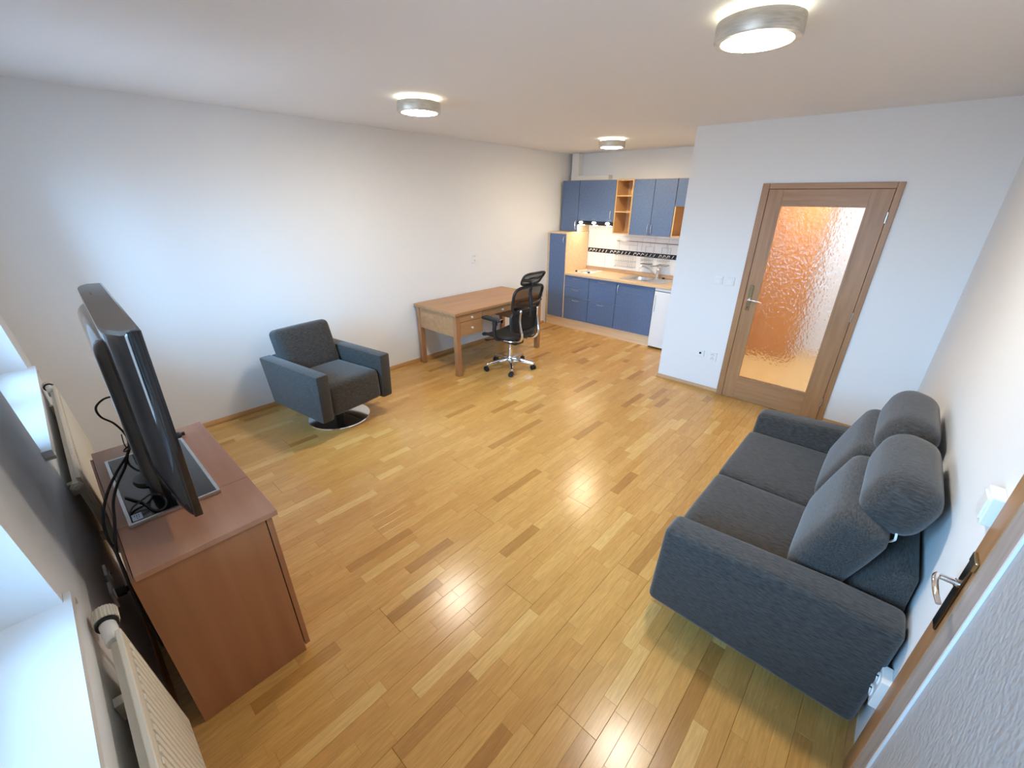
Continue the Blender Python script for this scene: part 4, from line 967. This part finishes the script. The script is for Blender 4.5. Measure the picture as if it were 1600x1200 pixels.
bm = B(); tube(bm, [F(1.80, 0.735, 0.043), F(1.875, 0.735, 0.043)], 0.013, 14); tube(bm, [F(1.845, 0.735, 0.043), F(1.862, 0.735, 0.043)], 0.021, 6); obj('end_plug', bm, M_RAD, rf, smooth=True)

# ------------------------------------------------------------------ sockets and switches
def wall_plate(name, label, cat, c, n, w_, h_, kind, group=None, dp=0.0):
    c, n = Vector(c), Vector(n); z = Vector((0, 0, 1)); s = z.cross(n)
    t = thing(name, label, cat, tuple(c), 0, group)
    c = c + n*dp
    def slab(cu, cz, hw, hh, d0, d1):
        f = [c+s*(cu+u)+z*(cz+v)+n*d0 for u, v in ((-hw, -hh), (hw, -hh), (hw, hh), (-hw, hh))]; return hexa(B(), f+[p+n*(d1-d0) for p in f])
    obj('cover_plate', slab(0, 0, w_/2, h_/2, -dp, 0.011), M_WHITE, t, bev=0.003)
    if kind == 'switch': obj('rocker', slab(0, 0, w_/2-0.011, h_/2-0.011, 0.010, 0.016), M_WHITE, t, bev=0.002)
    if kind in ('single', 'double'):
        for cz in ((-h_/4, h_/4) if kind == 'double' else (0,)):
            bm = B(); q = c+z*cz+n*0.011
            lathe(bm, [(0.0, 0.001), (0.017, 0.001), (0.019, 0.004), (0.021, 0.004), (0.0215, 0)], 20, Matrix.Translation(q) @ n.to_track_quat('Z', 'Y').to_matrix().to_4x4())
            k = obj('socket_well', bm, M_WHITE, t, smooth=True)
            bm = B()
            for du, dz in ((-0.0095, 0), (0.0095, 0)): p = q+s*du+z*dz+n*0.0005; tube(bm, [p, p+n*0.002], 0.0032, 8)
            tube(bm, [q+z*0.011, q+z*0.011+n*0.008], 0.0026, 8); obj('socket_hole', bm, M_BLACK, k)
    if kind == 'aerial':
        bm = B(); q = c+n*0.010; tube(bm, [q, q+n*0.004], 0.012, 16); obj('aerial_hole', bm, M_BLACK, t, smooth=True)
    return t
yp = YD-0.0
wall_plate('light_switch', 'white light switch beside the hammered glass door, first of two from the kitchen', 'switch', (2.94, yp, 1.178), (0, -1, 0), 0.082, 0.082, 'switch')
wall_plate('light_switch', 'white light switch next to the oak casing of the hammered glass door', 'switch', (3.05, yp, 1.176), (0, -1, 0), 0.082, 0.082, 'switch')
wall_plate('aerial_socket', 'white aerial socket with one dark hole, low on the partition wall', 'socket', (2.907, yp, 0.403), (0, -1, 0), 0.082, 0.075, 'aerial')
wall_plate('power_socket', 'white double power socket low beside the hammered glass door', 'socket', (3.037, yp, 0.39), (0, -1, 0), 0.082, 0.09, 'double')
wall_plate('power_socket', 'white double power socket on the long wall above the desk', 'socket', (0, 4.14, 1.172), (1, 0, 0), 0.085, 0.105, 'double')
wall_plate('light_switch', 'chunky white light switch above the lever of the frosted door', 'switch', (W, 1.745, 1.165), (-1, 0, 0), 0.082, 0.085, 'switch', None, 0.02)
wall_plate('power_socket', 'white power socket low on the wall behind the sofa arm', 'socket', (W, 1.745, 0.37), (-1, 0, 0), 0.082, 0.13, 'double', None, 0.02)
s2 = wall_plate('power_socket', 'white socket on the pier behind the cabinet with black plug', 'socket', (2.31, wy(0.45), 0.45), (0, 1, 0), 0.08, 0.08, 'single')
wall_plate('power_socket', 'empty white socket on the pier beside the plugged one', 'socket', (2.18, wy(0.45), 0.45), (0, 1, 0), 0.08, 0.08, 'single')
pc = thing('plug_lead', 'black mains plug with lead running behind the brown cabinet', 'cable', (2.31, 0.06, 0.45))
bm = B(); tube(bm, [(2.31, 0.055, 0.45), (2.31, 0.085, 0.448)], 0.02, 14); tube(bm, [(2.31, 0.085, 0.448), (2.31, 0.105, 0.44)], [0.014, 0.006], 10); obj('plug', bm, M_BLACK, pc, smooth=True)
obj('lead', tube(B(), spline([(2.31, 0.10, 0.442), (2.315, 0.12, 0.42), (2.33, 0.124, 0.33), (2.36, 0.12, 0.2), (2.40, 0.118, 0.02)], 5), 0.0038, 8), M_RUBBER, pc, smooth='all')
